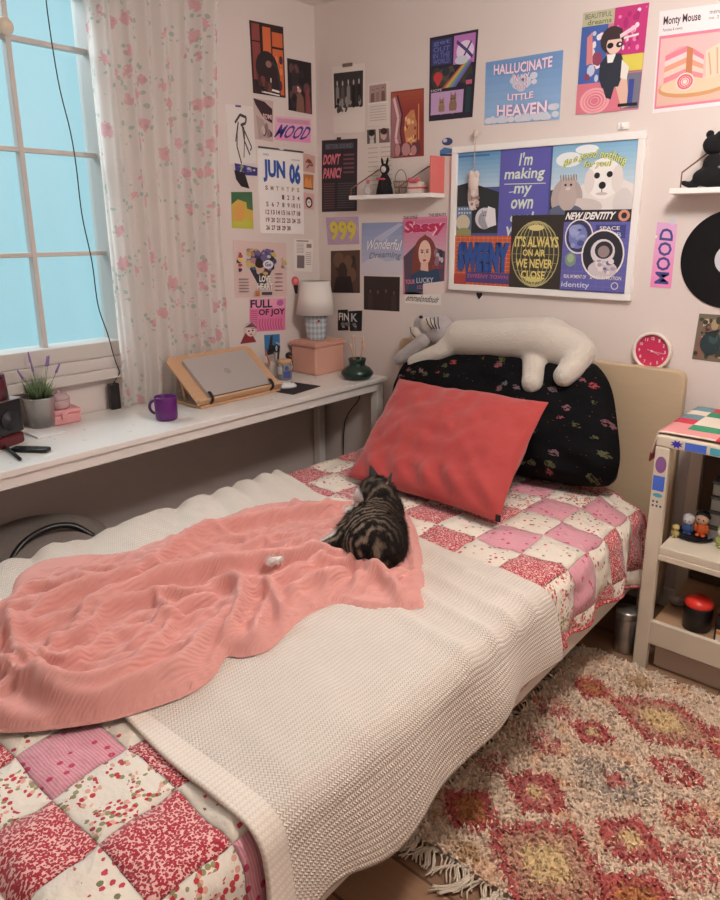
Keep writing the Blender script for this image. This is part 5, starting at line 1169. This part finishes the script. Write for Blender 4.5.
for k in range(11): a.R(.06, .60+.034*k, .38, .612+.034*k, (110, 66, 76)); a.R(.46, .60+.034*k, .94, .612+.034*k, (80, 76, 84))
a.tape(.5, -.01, .12, .04, (60, 50, 50)); a.done('dont_panic_poster', "dark poster with pink letters DON'T PANIC! by the room corner")
a = Art([(326, 217.5), (358.5, 216.5), (359.5, 244), (328, 245)], (178, 150, 186)); a.T('999', .10, .14, .92, .86, (222, 204, 60), .04, 0, 0, (150, 130, 90)); a.O(.5, .5, .48, .46, .05, (196, 170, 160)); a.done('yellow_number_card', 'mauve card with a yellow 999 under the shelf by the corner')
a = Art([(362, 223), (403.5, 222), (403, 275), (361.5, 275)], (156, 170, 204)); a.G(0, 0, 1, 1, (136, 152, 196), (190, 190, 208)).P([(0, .8), (.3, .62), (.6, .74), (1, .7), (1, 1), (0, 1)], (200, 196, 206)).P([(.3, .3), (.9, .02), (1, .04), (.5, .36)], (176, 184, 210)).T('Wonderful', .12, .30, .95, .50, (226, 222, 230), .02, .3, .04, (110, 120, 160)).T('Dreaming', .20, .54, .95, .70, (110, 120, 160), .02, .3, .03); a.done('sky_lettering_print', 'pale blue sky print with soft lettering left of the red haired cover')
a = Art([(403, 218), (447.5, 215.5), (444.5, 294), (403, 294.5)], (222, 130, 164)); a.G(0, .03, 1, .5, (214, 110, 150), (206, 160, 180)).P([(.02, .5), (.4, .3), (.98, .45), (.98, .97), (.05, .97)], (90, 70, 90)).T('Sassy', .04, .04, .97, .24, (206, 36, 90), .05, .2, 0, (240, 200, 210))
a.E(.52, .50, .27, .26, (134, 60, 50)).P([(.24, .5), (.78, .5), (.84, .84), (.2, .82)], (134, 60, 50)).E(.52, .46, .145, .165, (232, 190, 170)).P([(.44, .58), (.60, .58), (.62, .72), (.42, .72)], (226, 180, 160)).P([(.2, .74), (.42, .68), (.6, .70), (.84, .66), (.95, .97), (.12, .97)], (40, 70, 104)).P([(.37, .36), (.52, .27), (.68, .36), (.66, .30), (.52, .22), (.38, .30)], (134, 60, 50))
for q in (-1, 1): a.E(.52+q*.06, .45, .028, .012, (60, 50, 54)).L([(.52+q*.03, .425), (.52+q*.095, .42)], .014, (110, 60, 50))
a.E(.52, .555, .042, .014, (186, 50, 66)).L([(.52, .45), (.53, .51)], .012, (206, 156, 140)).T('YOUR', .06, .80, .30, .86, (240, 120, 160), .02).T('LUCKY', .34, .78, .74, .85, (200, 206, 220), .01).T('ISSUE', .36, .88, .7, .93, (200, 90, 130), .01).T('25 BEST', .70, .62, .95, .67, (190, 60, 90), .01).T('THE STYLE', .02, -.02, .34, .02, K).T('THE BEAUTY', .6, -.035, .98, .005, K)
a.P([(.5, .86), (1, .83), (1, 1.0), (.5, 1.0)], (226, 206, 200)); a.blobs(31, 10, .72, .4, .98, .66, [(200, 190, 196), (150, 110, 130), (60, 50, 60)], .03, .06); a.done('magazine_cover', 'pink magazine cover lettered Sassy with a red haired woman')
a = Art([(331, 251), (360, 250), (360, 293), (331, 292.5)], (84, 56, 44)); a.blobs(32, 18, .02, .02, .98, .98, [(60, 40, 34), (110, 76, 58), (40, 28, 26), (96, 62, 48)], .06, .2).E(.42, .5, .16, .22, (54, 38, 34)).P([(.1, 1), (.2, .62), (.7, .6), (.8, 1)], (34, 26, 26)); a.done('brown_portrait_photo', 'dark brown blurry portrait photo above the lamp')
a = Art([(364, 276), (400, 277), (399.5, 311.5), (364, 309.5)], (46, 34, 32)); a.people(33, 4, .08, .95, .3, .98, [(34, 28, 28), (60, 46, 42), (50, 34, 32)], (104, 72, 60)); a.done('group_photo', 'nearly black group photo beneath the pale sky print')
a = Art([(405, 291.5), (441, 294), (441, 305.5), (405, 303)], (230, 222, 214)); a.T('emmelondouis', .06, .22, .94, .80, (50, 46, 50), .01, .2); a.done('name_strip', 'small white strip with slanted black lettering below the magazine cover', 'sticker')
a = Art([(337.5, 308), (363, 310), (363, 332), (337.5, 331)], WT, sheet=False); a.P([(.02, .08), (.42, .03), (.45, .95), (.02, .98)], K).P([(.44, .1), (.98, .02), (.96, .96), (.5, .98)], K).T('FIN', .06, .2, .46, .52, WT, .02).T('K', .55, .18, .80, .55, (180, 190, 200), .02).blobs(34, 10, .1, .5, .9, .95, [(120, 116, 116), (60, 58, 64), (170, 160, 156)], .04, .09); a.done('black_lettered_cutout', 'black lettered cutout on the wall between lamp and vase', 'cutout')
a = Art([(440, 137), (455, 136), (455, 156), (440, 156)], WT, sheet=False); a.E(.5, .26, .36, .2, (60, 70, 120)).E(.35, .2, .14, .1, (200, 196, 210)).P([(0, .72), (.3, .55), (.95, .66), (.98, .82), (0, .95)], (70, 120, 180)).R(.02, .9, .9, 1, (40, 70, 100)); a.done('blue_bird_sticker', 'small blue sticker left of the white framed poster', 'sticker')
a = Art([(486, 62.5), (563.5, 50), (559.5, 119.5), (484.5, 125)], (110, 158, 212)); a.G(0, 0, 1, 1, (104, 150, 208), (140, 180, 222))
r = random.Random(9)
for cx, cy, s_ in ((.5, .42, .16), (.44, .36, .10), (.58, .34, .12), (.1, .95, .12), (.3, .97, .12), (.55, .98, .14), (.8, .93, .14), (.95, .86, .12)):
    for k in range(7): rr_ = s_*(.3+.3*r.random()); x_ = min(max(cx+s_*(r.random()-.5)*1.3, rr_*.8+.005), 1-rr_*.8-.005); y_ = min(cy+s_*(r.random()-.5), .995-rr_*.85); a.E(x_, y_, rr_*.8, rr_*.85, (216-20*r.random(), 208, 222))
for w_, x0, y0, x1, y1 in (('HALLUCINATE', .12, .08, .88, .24), ('IN MY', .38, .27, .60, .38), ('OWN', .40, .41, .58, .50), ('LITTLE', .32, .56, .66, .66), ('HEAVEN', .18, .72, .84, .90)): a.T(w_, x0, y0, x1, y1, (236, 216, 232), .03, 0, -.02, (160, 100, 160))
a.done('sky_cloud_poster', 'bright blue poster of lettered clouds above the white framed poster')
a = Art([(583.5, 13), (649.5, 2.5), (638.5, 109.5), (576, 114.5)], (214, 120, 150)); a.R(0, 0, .5, .14, (190, 186, 150)).T('BEAUTIFUL', .04, .02, .46, .07, (110, 110, 90), .01).T('dreams', .08, .08, .46, .13, (120, 130, 60), .02).R(.5, 0, 1, .46, (206, 40, 120)).blobs(41, 26, .52, .02, .98, .44, [(236, 120, 180), (240, 220, 230), (180, 30, 110)], .01, .04).R(0, .14, .42, .72, (60, 96, 180)).blobs(42, 14, .02, .18, .4, .7, [(190, 200, 220), (230, 220, 225), (150, 60, 90)], .03, .07).R(.60, .46, 1, .62, (222, 206, 70)).R(.66, .64, 1, .98, (110, 110, 130)).R(0, .70, .72, 1, (222, 110, 130))
for k in range(4): a.O(.30, .88, .24-.055*k, .13-.03*k, .18, (240, 160, 170))
a.P([(.10, .25), (.18, .2), (.22, .5), (.12, .52)], (222, 130, 130)).P([(.6, .55), (.76, .6), (.86, .96), (.74, .98), (.62, .76)], (226, 180, 158)).P([(.34, .52), (.44, .44), (.66, .44), (.74, .58), (.66, .76), (.4, .76), (.34, .66)], (40, 46, 62)).P([(.68, .50), (.80, .58), (.78, .70), (.68, .68)], (226, 222, 210)).E(.50, .30, .18, .13, (62, 44, 46)).E(.54, .35, .12, .09, (234, 196, 182)).P([(.36, .30), (.42, .20), (.64, .20), (.68, .30)], (62, 44, 46)).E(.48, .355, .05, .028, K).E(.62, .355, .05, .028, K).E(.63, .352, .02, .012, WT).P([(.44, .44), (.58, .44), (.54, .52), (.46, .52)], (240, 236, 232)).P([(.42, .76), (.60, .76), (.56, .88), (.48, .86)], (40, 46, 62)).L([(.62, .28), (.86, .20)], .04, (240, 200, 210)).L([(.68, .30), (.9, .28)], .02, WT).R(.82, .7, .9, .95, (50, 66, 160)).R(.68, .93, .98, .96, K)
a.done('collage_poster', 'busy pink, blue and yellow collage poster of a girl in dark overalls')
a = Art([(660, 11.5), (738, 1), (733, 104), (652.5, 113.5)], (238, 222, 224)); a.T('Monty Mouse', .06, .055, .55, .16, (60, 44, 52), .02).T('Pancakes & sweets', .06, .17, .32, .20, (90, 70, 80), .0).T('menu', .66, .06, .80, .09, (90, 70, 80)).T('no. 2', .66, .11, .78, .14, (90, 70, 80))
a.R(.02, .24, .99, .96, (226, 118, 144)).R(.045, .27, .97, .935, (228, 178, 176)).R(.045, .72, .97, .935, (222, 176, 156)).E(.5, .78, .45, .10, (214, 150, 92)).E(.5, .76, .42, .08, (232, 196, 160))
for k, c_ in enumerate(((240, 120, 140), (246, 200, 200), (236, 150, 120), (246, 196, 180), (240, 130, 140))): a.P([(.12, .44+.055*k), (.40, .37+.055*k), (.40, .425+.055*k), (.12, .495+.055*k)], c_); a.P([(.48, .40+.055*k), (.62, .48+.045*k), (.62, .525+.045*k), (.48, .455+.055*k)], c_)
a.P([(.40, .37), (.48, .40), (.48, .68), (.40, .66)], (206, 120, 70)).P([(.12, .44), (.30, .37), (.40, .37)], (246, 150, 160)).E(.40, .72, .12, .09, (246, 210, 200)); 
for k in range(3): a.O(.40, .72, .10-.03*k, .075-.022*k, .25, (226, 90, 110))
a.P([(.64, .44), (.8, .38), (.96, .44), (.96, .68), (.66, .72)], (236, 200, 170)).L([(.68, .46), (.72, .68)], .02, (214, 160, 130)).L([(.78, .42), (.80, .68)], .02, (214, 160, 130))
a.done('cake_poster', 'white poster titled Monty Mouse with a pink framed photo of layer cakes')
# framed poster
fq = [(455.5, 147), (648.3, 131.3), (632.5, 301.5), (450.3, 288.5)]
fr = thing('framed_poster', 'large white framed collage poster hanging over the headboard', 'framed poster', tuple(float(x) for x in (ony(*fq[0])+ony(*fq[2]))/2))
Q = [ony(*p) for p in fq]; ix0, ix1, iz0, iz1 = (Q[0][0]+Q[3][0])/2, (Q[1][0]+Q[2][0])/2, (Q[2][2]+Q[3][2])/2, (Q[0][2]+Q[1][2])/2
FR = mat('white_frame', S(244, 240, 236), .4); bw = .026; m = MB()
m.box(ix0, ix1, -.022, -.001, iz1-bw, iz1).box(ix0, ix1, -.022, -.001, iz0, iz0+bw).box(ix0, ix0+bw, -.022, -.001, iz0+bw, iz1-bw).box(ix1-bw, ix1, -.022, -.001, iz0+bw, iz1-bw)
m.build('frame', FR, fr, True, bevel=.002)
a = Art(fq, (90, 110, 170)); a.q = [np.array(p, float) for p in ((ix0+bw, 0, iz1-bw), (ix1-bw, 0, iz1-bw), (ix1-bw, 0, iz0+bw), (ix0+bw, 0, iz0+bw))]; a.lift = .010
a.m = MB(); a.R(0, 0, 1, 1, (70, 84, 150))
# sky and dark hill, top left
a.G(0, 0, .27, .26, (90, 150, 200), (170, 200, 220)).R(.0, .02, .2, .035, (60, 110, 170)).P([(0, .24), (.08, .22), (.27, .30), (.27, .6), (0, .6)], (44, 46, 50)).P([(.0, .40), (.10, .40), (.10, .62), (0, .62)], (96, 120, 150))
for i in range(5):
    for j in range(2): a.R(.012+.018*i, .41+.03*j, .022+.018*i, .425+.03*j, (190, 200, 220))
a.E(.045, .52, .045, .06, (206, 190, 160)).E(.05, .60, .05, .04, (150, 150, 90)).E(.105, .31, .035, .12, (222, 204, 196)).E(.10, .24, .03, .05, (232, 216, 206)).L([(.10, .12), (.105, .25)], .004, (230, 220, 210)).blobs(50, 10, .07, .3, .15, .44, [(206, 180, 170), (150, 120, 116)], .008, .016)
a.E(.185, .49, .06, .08, (210, 206, 214)).E(.19, .50, .045, .065, (150, 150, 160)); kitty(a, .185, .47, .035, (160, 158, 166), K, 1.4); a.P([(.205, .40), (.25, .42), (.26, .54), (.21, .56), (.19, .50)], (226, 222, 226))
# purple lettering panel
a.R(.27, 0, .56, .62, (88, 86, 178)); 
for w_, x0, y0, x1, y1 in (("I'm", .385, .03, .46, .12), ('making', .30, .135, .53, .235), ('my', .36, .26, .46, .34), ('own', .345, .355, .475, .425), ('cool', .345, .445, .48, .52), ('wave', .32, .55, .50, .62)): a.T(w_, x0, y0, x1, y1, (206, 220, 200), .02, .1)
a.L([(.30, .245), (.54, .25)], .006, (206, 220, 200)).L([(.33, .305), (.37, .30)], .006, (206, 220, 200))
# cat and dog panel
a.G(.57, 0, 1, .3, (120, 176, 214), (190, 210, 220)).E(.66, .1, .07, .05, (226, 232, 238)).E(.75, .04, .06, .03, (226, 232, 238)).R(.57, .30, 1, .46, (60, 58, 62))
a.E(.86, .36, .17, .13, (226, 218, 214)).E(.95, .40, .05, .10, (214, 206, 204)).E(.66, .36, .085, .14, (176, 160, 156)).E(.74, .42, .11, .06, (206, 194, 190)).E(.66, .45, .09, .05, (90, 100, 130))
kitty(a, .665, .27, .062, (186, 168, 162), (170, 110, 110), 1.35)
for k in range(7): a.L([(.62+.014*k, .20), (.625+.014*k, .24)], .004, (120, 104, 100))
a.E(.845, .235, .088, .135, (238, 232, 228)).E(.775, .25, .026, .08, (222, 212, 208)).E(.915, .24, .028, .09, (222, 212, 208)).E(.812, .215, .015, .02, K).E(.875, .21, .015, .02, K).E(.842, .28, .018, .024, K).L([(.842, .30), (.842, .33)], .004, (90, 70, 70)).E(.842, .335, .03, .01, (206, 190, 186))
a.T('Be a good nothing', .63, .045, .95, .115, (216, 226, 120), .02, .2, .06, (50, 60, 50)).T('for you!', .74, .115, .88, .17, (216, 226, 120), .02, .2, 0, (50, 60, 50))
# orange block lettering
a.R(0, .62, .37, 1, (206, 84, 52))
for k in range(12): a.R(.0, .635+.03*k, .37, .640+.03*k, (230, 130, 80)); a.R(.005+.03*k, .62, .008+.03*k, 1, (230, 130, 80))
a.T('SWEENY', .02, .665, .355, .90, (40, 78, 160), .08, 0, 0, (24, 34, 70)); a.R(.08, .90, .36, .98, (74, 60, 130)).T('SWEENY TOWN', .09, .915, .35, .945, (190, 90, 110), .01).R(.0, .92, .08, 1, (180, 60, 50))
# dark globe panel
a.R(.36, .47, .66, 1, (54, 44, 38)); a.E(.505, .75, .135, .235, (62, 56, 44))
for k in range(5): a.O(.505, .75, .138-.027*k, .24, .04 if k < 4 else .1, (180, 170, 110))
for k in range(7): w_ = .135*math.sqrt(max(0, 1-((k-3)/3.6)**2)); a.L([(.505-w_, .75+.062*(k-3)), (.505+w_, .75+.062*(k-3))], .003, (170, 160, 110))
a.E(.505, .56, .045, .022, (214, 200, 130)).E(.505, .93, .05, .025, (206, 196, 110))
for w_, x0, y0, x1, y1 in (("IT'S ALWAYS", .385, .62, .635, .70), ('ON AIR', .435, .715, .565, .765), ('WE NEVER', .395, .785, .61, .85), ('CLOSE', .43, .87, .57, .93)): a.T(w_, x0, y0, x1, y1, (222, 204, 110), .03, 0, 0, (60, 50, 36))
# new identity and space panel
a.R(.66, .44, 1, .52, (40, 36, 40)).T('NEW IDENTITY', .67, .455, .92, .505, (238, 232, 230), .04, .25).E(.965, .48, .028, .038, (214, 140, 110)).E(.965, .48, .014, .02, (44, 36, 40)); a.R(.66, .52, 1, 1, (92, 92, 176))
for k in range(9): a.R(.66+.038*k, .52, .6615+.038*k, 1, (112, 112, 190)); a.R(.66, .56+.05*k, 1, .5625+.05*k, (112, 112, 190))
a.R(.83, .54, .98, .63, (60, 64, 140)).T('SPACE', .85, .55, .95, .575, WT, .01).T('CLUB', .85, .59, .96, .62, (170, 190, 220), .01).O(.745, .62, .075, .12, .08, WT).E(.745, .62, .066, .105, (50, 54, 90)).E(.74, .62, .05, .085, (110, 120, 190)).E(.72, .58, .03, .04, (150, 160, 210)).blobs(52, 8, .69, .54, .80, .70, [(70, 80, 150), (140, 150, 200)], .008, .02)
a.O(.875, .74, .11, .17, .07, WT).E(.875, .74, .102, .158, (40, 40, 52)).E(.875, .72, .062, .085, (214, 206, 210)).E(.88, .71, .046, .06, (44, 40, 52)).E(.88, .72, .03, .04, (150, 130, 130)).E(.88, .84, .075, .06, (200, 190, 196)).blobs(53, 14, .80, .76, .95, .88, [(170, 150, 170), (110, 100, 140), (220, 210, 214)], .008, .02).E(.71, .78, .03, .05, (120, 150, 130)).E(.71, .77, .018, .03, (160, 180, 140))
a.T('REAL MOMENT OF', .68, .885, .80, .91, WT, .01).T('SPACE IN MOTION', .82, .885, .98, .91, WT, .01).T('identity', .67, .935, .82, .985, (200, 210, 230), .01).O(.95, .95, .018, .025, .2, WT).R(.66, .99, 1, 1, (70, 66, 130))
ob = a.m.build('poster_sheet', PAPER, fr, True)
MB().box(ix0+bw-.002, ix1-bw+.002, -.009, -.0015, iz0+bw-.002, iz1-bw+.002).build('backing_board', FR, fr, True)
# vertical mood card, wall picture on the right
a = Art([(657.5, 222), (677.5, 224), (671, 288.5), (650, 287)], (226, 130, 190)); a.G(0, 0, 1, 1, (222, 160, 206), (238, 130, 186), 6)
cu_ = [(-1, 0)]
vs, fs = glyphs('MOOD', .02); a.k += 1
b = a.m.add([a.at(.18+.68*(1-gy_), .94-.86*gx_) for gx_, gy_ in vs])
for f in fs: a.m.face([b+i for i in f], None, cc_((62, 66, 140)))
a.R(-.02, .2, .08, .24, (240, 220, 210)); a.blobs(61, 8, .55, -.10, .9, .02, [(60, 50, 60), (200, 196, 210)], .04, .08); a.done('mood_card', 'pink upright card with sideways MOOD lettering beside the framed poster')
a = Art([(699.5, 313.5), (738, 316), (734, 364), (692, 359)], (120, 104, 84)); a.blobs(62, 60, .0, .0, 1, 1, [(170, 150, 110), (90, 80, 70), (60, 66, 50), (196, 170, 140), (140, 90, 76)], .03, .10).E(.4, .62, .26, .24, (34, 54, 60)).E(.46, .5, .12, .12, (52, 80, 84)).P([(.2, .4), (.6, .3), (.5, .5)], (30, 44, 50)); a.done('bird_photo', 'olive brown photo print with a dark teal shape below the record')
# vinyl record
p = ony(731.7, 259.4); vr = thing('vinyl_record', 'black vinyl record mounted on the wall above the rack', 'record', (float(p[0]), -.001, float(p[2])))
M = Matrix.Rotation(PI/2, 4, 'X'); t = NT('record_vinyl'); od = t.n('SeparateXYZ', None, Vector=t.obj()); rad_ = t.math('SQRT', t.math('ADD', t.math('MULTIPLY', od.outputs[0], od.outputs[0]), t.math('MULTIPLY', od.outputs[2], od.outputs[2])))
t.p(Base_Color=S(12, 11, 13), Roughness=.5); t.set(t.b.inputs['Specular IOR Level'], .25); t.bump(t.math('SINE', t.math('MULTIPLY', rad_, 2600.0)), .25, .0004)
MB().lathe([(.001, .0005), (.166, .0005), (.1665, .002), (.166, .0035), (.05, .0032), (.001, .0032)], 72, M).build('disc', t.m, vr)
MB().lathe([(.001, .0036), (.053, .0036), (.053, .0040), (.001, .0040)], 40, M).build('label', mat('pale_record_label', S(206, 206, 212), .5), vr); MB().lathe([(.001, .0045), (.004, .0045), (.001, .005)], 12, M).build('spindle_hole', BLACK, vr)
# wall clock
p = ony(653.5, 350.5); ck = thing('wall_clock', 'round pink clock with white rim on the wall right of the headboard', 'clock', (float(p[0]), -.001, float(p[2])))
MB().lathe([(.001, 0), (.066, 0), (.071, .006), (.072, .020), (.068, .026), (.061, .024), (.060, .016)], 48, M, cap=False).build('rim', mat('ivory_rim', S(240, 226, 214), .3), ck, smooth=True)
MB().lathe([(.001, .015), (.0605, .015), (.0605, .0155), (.001, .0156)], 48, M).build('dial', mat('magenta_dial', S(214, 40, 92), .4), ck)
WH2 = mat('dial_white', S(246, 232, 236), .5); m = MB()
for k in range(12):
    aa = 2*PI*k/12; vs, fs = glyphs(str(12 if k == 0 else k), .03); w_ = .011 if k in (0, 10, 11) else .007; b = m.add([(.047*math.sin(aa)+(gx_-.5)*w_, -.0162, .047*math.cos(aa)+(gy_-.5)*.012) for gx_, gy_ in vs])
    for f in fs: m.face([b+i for i in f])
m.build('numerals', WH2, ck)
for aa, L, w_ in ((math.radians(98), .044, .0030), (math.radians(112), .030, .0045), (math.radians(284), .018, .003)): MB().bar((0, -.0172, 0), (L*math.sin(aa), -.0172, L*math.cos(aa)), w_, .0008).build('hand', WH2, ck)
MB().lathe([(.004, .017), (.004, .020), (.001, .021)], 14, M).build('hub', WH2, ck)
t = NT('clock_glass'); tr = t.n('BsdfTransparent'); gl = t.n('BsdfGlossy', None, Roughness=.08); a_ = t.n('MixShader', None, _0=.06, _1=tr.outputs[0], _2=gl.outputs[0]); t.t.links.new(a_.outputs[0], t.out.inputs[0])
MB().lathe([(.001, .0235), (.060, .023)], 40, M, cap=False).build('glass', t.m, ck, smooth=True)
# shelves
def shelf(name, label, x0, x1, z, d):
    o = thing(name, label, 'shelf', ((x0+x1)/2, 0, z)); MB().box(x0, x1, -d, -.001, z-.018, z).build('board', FR, o, True, bevel=.002); return o
z1 = 1.594; s1 = shelf('wall_shelf', 'small white wall shelf with pink ends holding keepsakes near the corner', .305, .775, z1, .105)
m = MB().box(.762, .772, -.10, -.002, z1, z1+.15); m.build('end_panel', mat('pink_end', S(222, 118, 112), .5), s1, True, bevel=.002)
for x in (.315, .60): MB().tube([(x, -.1, z1+.004), (x, -.1, z1+.03), (x+.09, -.008, z1+.115), (x+.09, -.001, z1+.115)], .0028, 6).build('wire_bracket', mat('brown_wire', S(120, 84, 72), .5), s1, True, smooth=True)
z2 = 1.578; s2 = shelf('wall_shelf', 'white wall shelf with slanted wire bracket above the record', 1.765, 2.30, z2, .105)
MB().tube([(1.80, -.10, z2+.002), (1.80, -.10, z2+.05), (1.875, -.008, z2+.135)], .0028, 6).build('wire_bracket', mat('brown_wire', S(120, 84, 72), .5), s2, True, smooth=True)
MB().box(1.862, 1.888, -.014, -.001, z2+.125, z2+.165).build('wall_hook', FR, s2, True, bevel=.004)
# black doll on shelf one
def X1(px, y=-.06): return float(ony(px, 180, y)[0])
d = thing('black_doll', 'black dressed doll with pale face standing on the small corner shelf', 'doll', (X1(384), -.055, z1))
MB().lathe([(.040, 0), (.036, .03), (.022, .075), (.014, .085), (.012, .10), (.001, .105)], 24).ell((-.024, 0, .065), (.008, .008, .028), (0, .5, 0)).ell((.024, 0, .065), (.008, .008, .028), (0, -.5, 0)).build('dress', mat('black_velvet', S(20, 18, 22), .9), d, smooth=True)
hd_ = MB().ell((0, 0, .112), (.024, .020, .024)).build('head', mat('black_velvet', S(20, 18, 22), .9), d, smooth=True)
MB().ell((.004, -.014, .110), (.014, .009, .014)).build('face', mat('doll_face', S(214, 200, 196), .7), d, smooth=True)
for q in (-1, 1): MB().ell((q*.014, 0, .142), (.006, .005, .020), (0, q*.25, 0)).build('ear', mat('black_velvet', S(20, 18, 22), .9), d, smooth=True)
MB().ell((-.020, -.018, .070), (.018, .006, .005), (0, .2, 0)).ell((.004, -.022, .068), (.018, .006, .005)).build('ribbon', mat('pink_ribbon', S(214, 90, 110), .6), d, smooth=True)
bk = thing('wire_basket', 'small bronze wire basket on the corner shelf beside the black doll', 'basket', (X1(400), -.055, z1))
m = MB()
for z_, r_ in ((.003, .022), (.03, .028), (.055, .033)): m.tube([(r_*math.cos(q), r_*math.sin(q), z_) for q in np.linspace(0, 2*PI, 21)], .0016, 5, cap=False)
for k in range(12): q = 2*PI*k/12; m.tube([(.022*math.cos(q), .022*math.sin(q), .003), (.033*math.cos(q), .033*math.sin(q), .055)], .0013, 5)
m.build('wire_mesh', mat('bronze_wire', S(128, 96, 76), .4, .4), bk); m = MB(); m.tube([(.033*math.cos(q), 0, .055+.05*math.sin(q)) for q in np.linspace(0, PI, 13)], .0018, 6).build('handle', mat('bronze_wire', S(128, 96, 76), .4, .4), bk, smooth=True)
fl_ = thing('ribbon_parcel', 'cream parcel tied with a pink bow at the pink end of the corner shelf', 'parcel', (X1(417), -.055, z1))
MB().box(-.035, .035, -.025, .025, 0, .05).build('wrap', mat('cream_wrap', S(222, 208, 192), .7), fl_, bevel=.006); MB().ell((-.016, -.03, .055), (.017, .008, .010), (0, .5, 0)).ell((.016, -.03, .055), (.017, .008, .010), (0, -.5, 0)).ell((0, -.032, .053), (.006, .006, .006)).build('bow', mat('pink_ribbon', S(214, 90, 110), .6), fl_, smooth=True); MB().box(-.036, .036, -.026, .026, .020, .028).build('ribbon_band', mat('pink_ribbon', S(214, 90, 110), .6), fl_)
pf_ = thing('perfume_bottle', 'tiny clear bottle on the corner shelf by the wire bracket', 'bottle', (X1(368), -.06, z1))
MB().lathe([(.012, 0), (.016, .004), (.016, .040), (.007, .048), (.007, .055)], 20).build('glass', GLS, pf_, smooth=True); MB().lathe([(.008, .055), (.008, .068), (.001, .070)], 16).build('cap', mat('pink_ribbon', S(214, 90, 110), .6), pf_, smooth=True)
# black plush on shelf two
bx = float(ony(709, 180, -.055)[0]); o = thing('black_plush', 'black plush animal lying on the wall shelf above the record', 'plush toy', (bx, -.058, z2))
BV = mat('black_plush', S(15, 14, 17), .95); ob = MB().ell((.02, 0, .036), (.075, .038, .036)).ell((.055, 0, .055), (.05, .036, .04)).ell((-.060, -.01, .012), (.032, .014, .010), (0, .35, 0)).ell((.01, 0, .075), (.035, .028, .036)).build('plush_body', BV, o); blend(ob, .005, 5)
hb = MB().ell((.005, 0, .135), (.036, .032, .032)).ell((.030, 0, .150), (.03, .026, .03)).build('plush_head', BV, o, smooth=True)
for q in (-.012, .044): MB().ell((q, 0, .168), (.013, .008, .013)).build('ear', BV, o, smooth=True)
MB().ell((.04, -.035, .062), (.007, .003, .004)).build('bow_tie', mat('grey_bow', S(150, 146, 150), .6), o, smooth=True)
# charm and hooks
cx_, cz_ = float(ony(474, 182, -.03)[0]), float(ony(474, 182, -.03)[2]); tz = float(ony(474, 137, -.03)[2])
o = thing('hanging_charm', 'pale fluffy charm hanging by a cord over the frame corner', 'charm', (cx_, -.034, cz_))
ob = MB().ell((0, 0, 0), (.026, .012, .040)).ell((-.012, 0, .03), (.014, .01, .016)).ell((.014, 0, .028), (.013, .01, .016)).ell((0, 0, -.045), (.014, .008, .018)).build('charm_body', mat('fluffy_cream', S(222, 204, 194), .95), o, smooth=True)
MB().tube([(0, 0, .035), (0, .003, tz-cz_-.02), (.004, .010, tz-cz_+.012), (.008, .028, tz-cz_+.014)], .0016, 6).build('charm_cord', mat('cream_cord', S(206, 188, 172), .8), o, smooth=True)
MB().ell((0, .002, tz-cz_+.012), (.012, .008, .014)).build('charm_bead', mat('cream_cord', S(206, 188, 172), .8), o, smooth=True)
p = ony(624, 126); o = MB().box(p[0]-.02, p[0]+.02, -.008, -.001, p[2]-.012, p[2]+.012).tube([(p[0], -.008, p[2]), (p[0], -.02, p[2]-.004), (p[0], -.02, p[2]+.010)], .004, 6).build('adhesive_hook', FR, bevel=.002, origin=(float(p[0]), -.001, float(p[2]))); tag(o, 'small white adhesive hook above the frame under the collage poster', 'hook')
p = ony(479.5, 295.5); m = MB(); hp_ = [(.0, -.016), (.014, .002), (.013, .010), (.006, .013), (0, .008), (-.006, .013), (-.013, .010), (-.014, .002)]
m.prism(hp_, 0, .003, Matrix.Translation((p[0], -.001, p[2])) @ Matrix.Rotation(PI/2, 4, 'X')).build('heart_sticker', BLACK, origin=(float(p[0]), -.001, float(p[2]))); tag(bpy.data.objects['heart_sticker'], 'tiny black heart sticker just under the white frame', 'sticker')
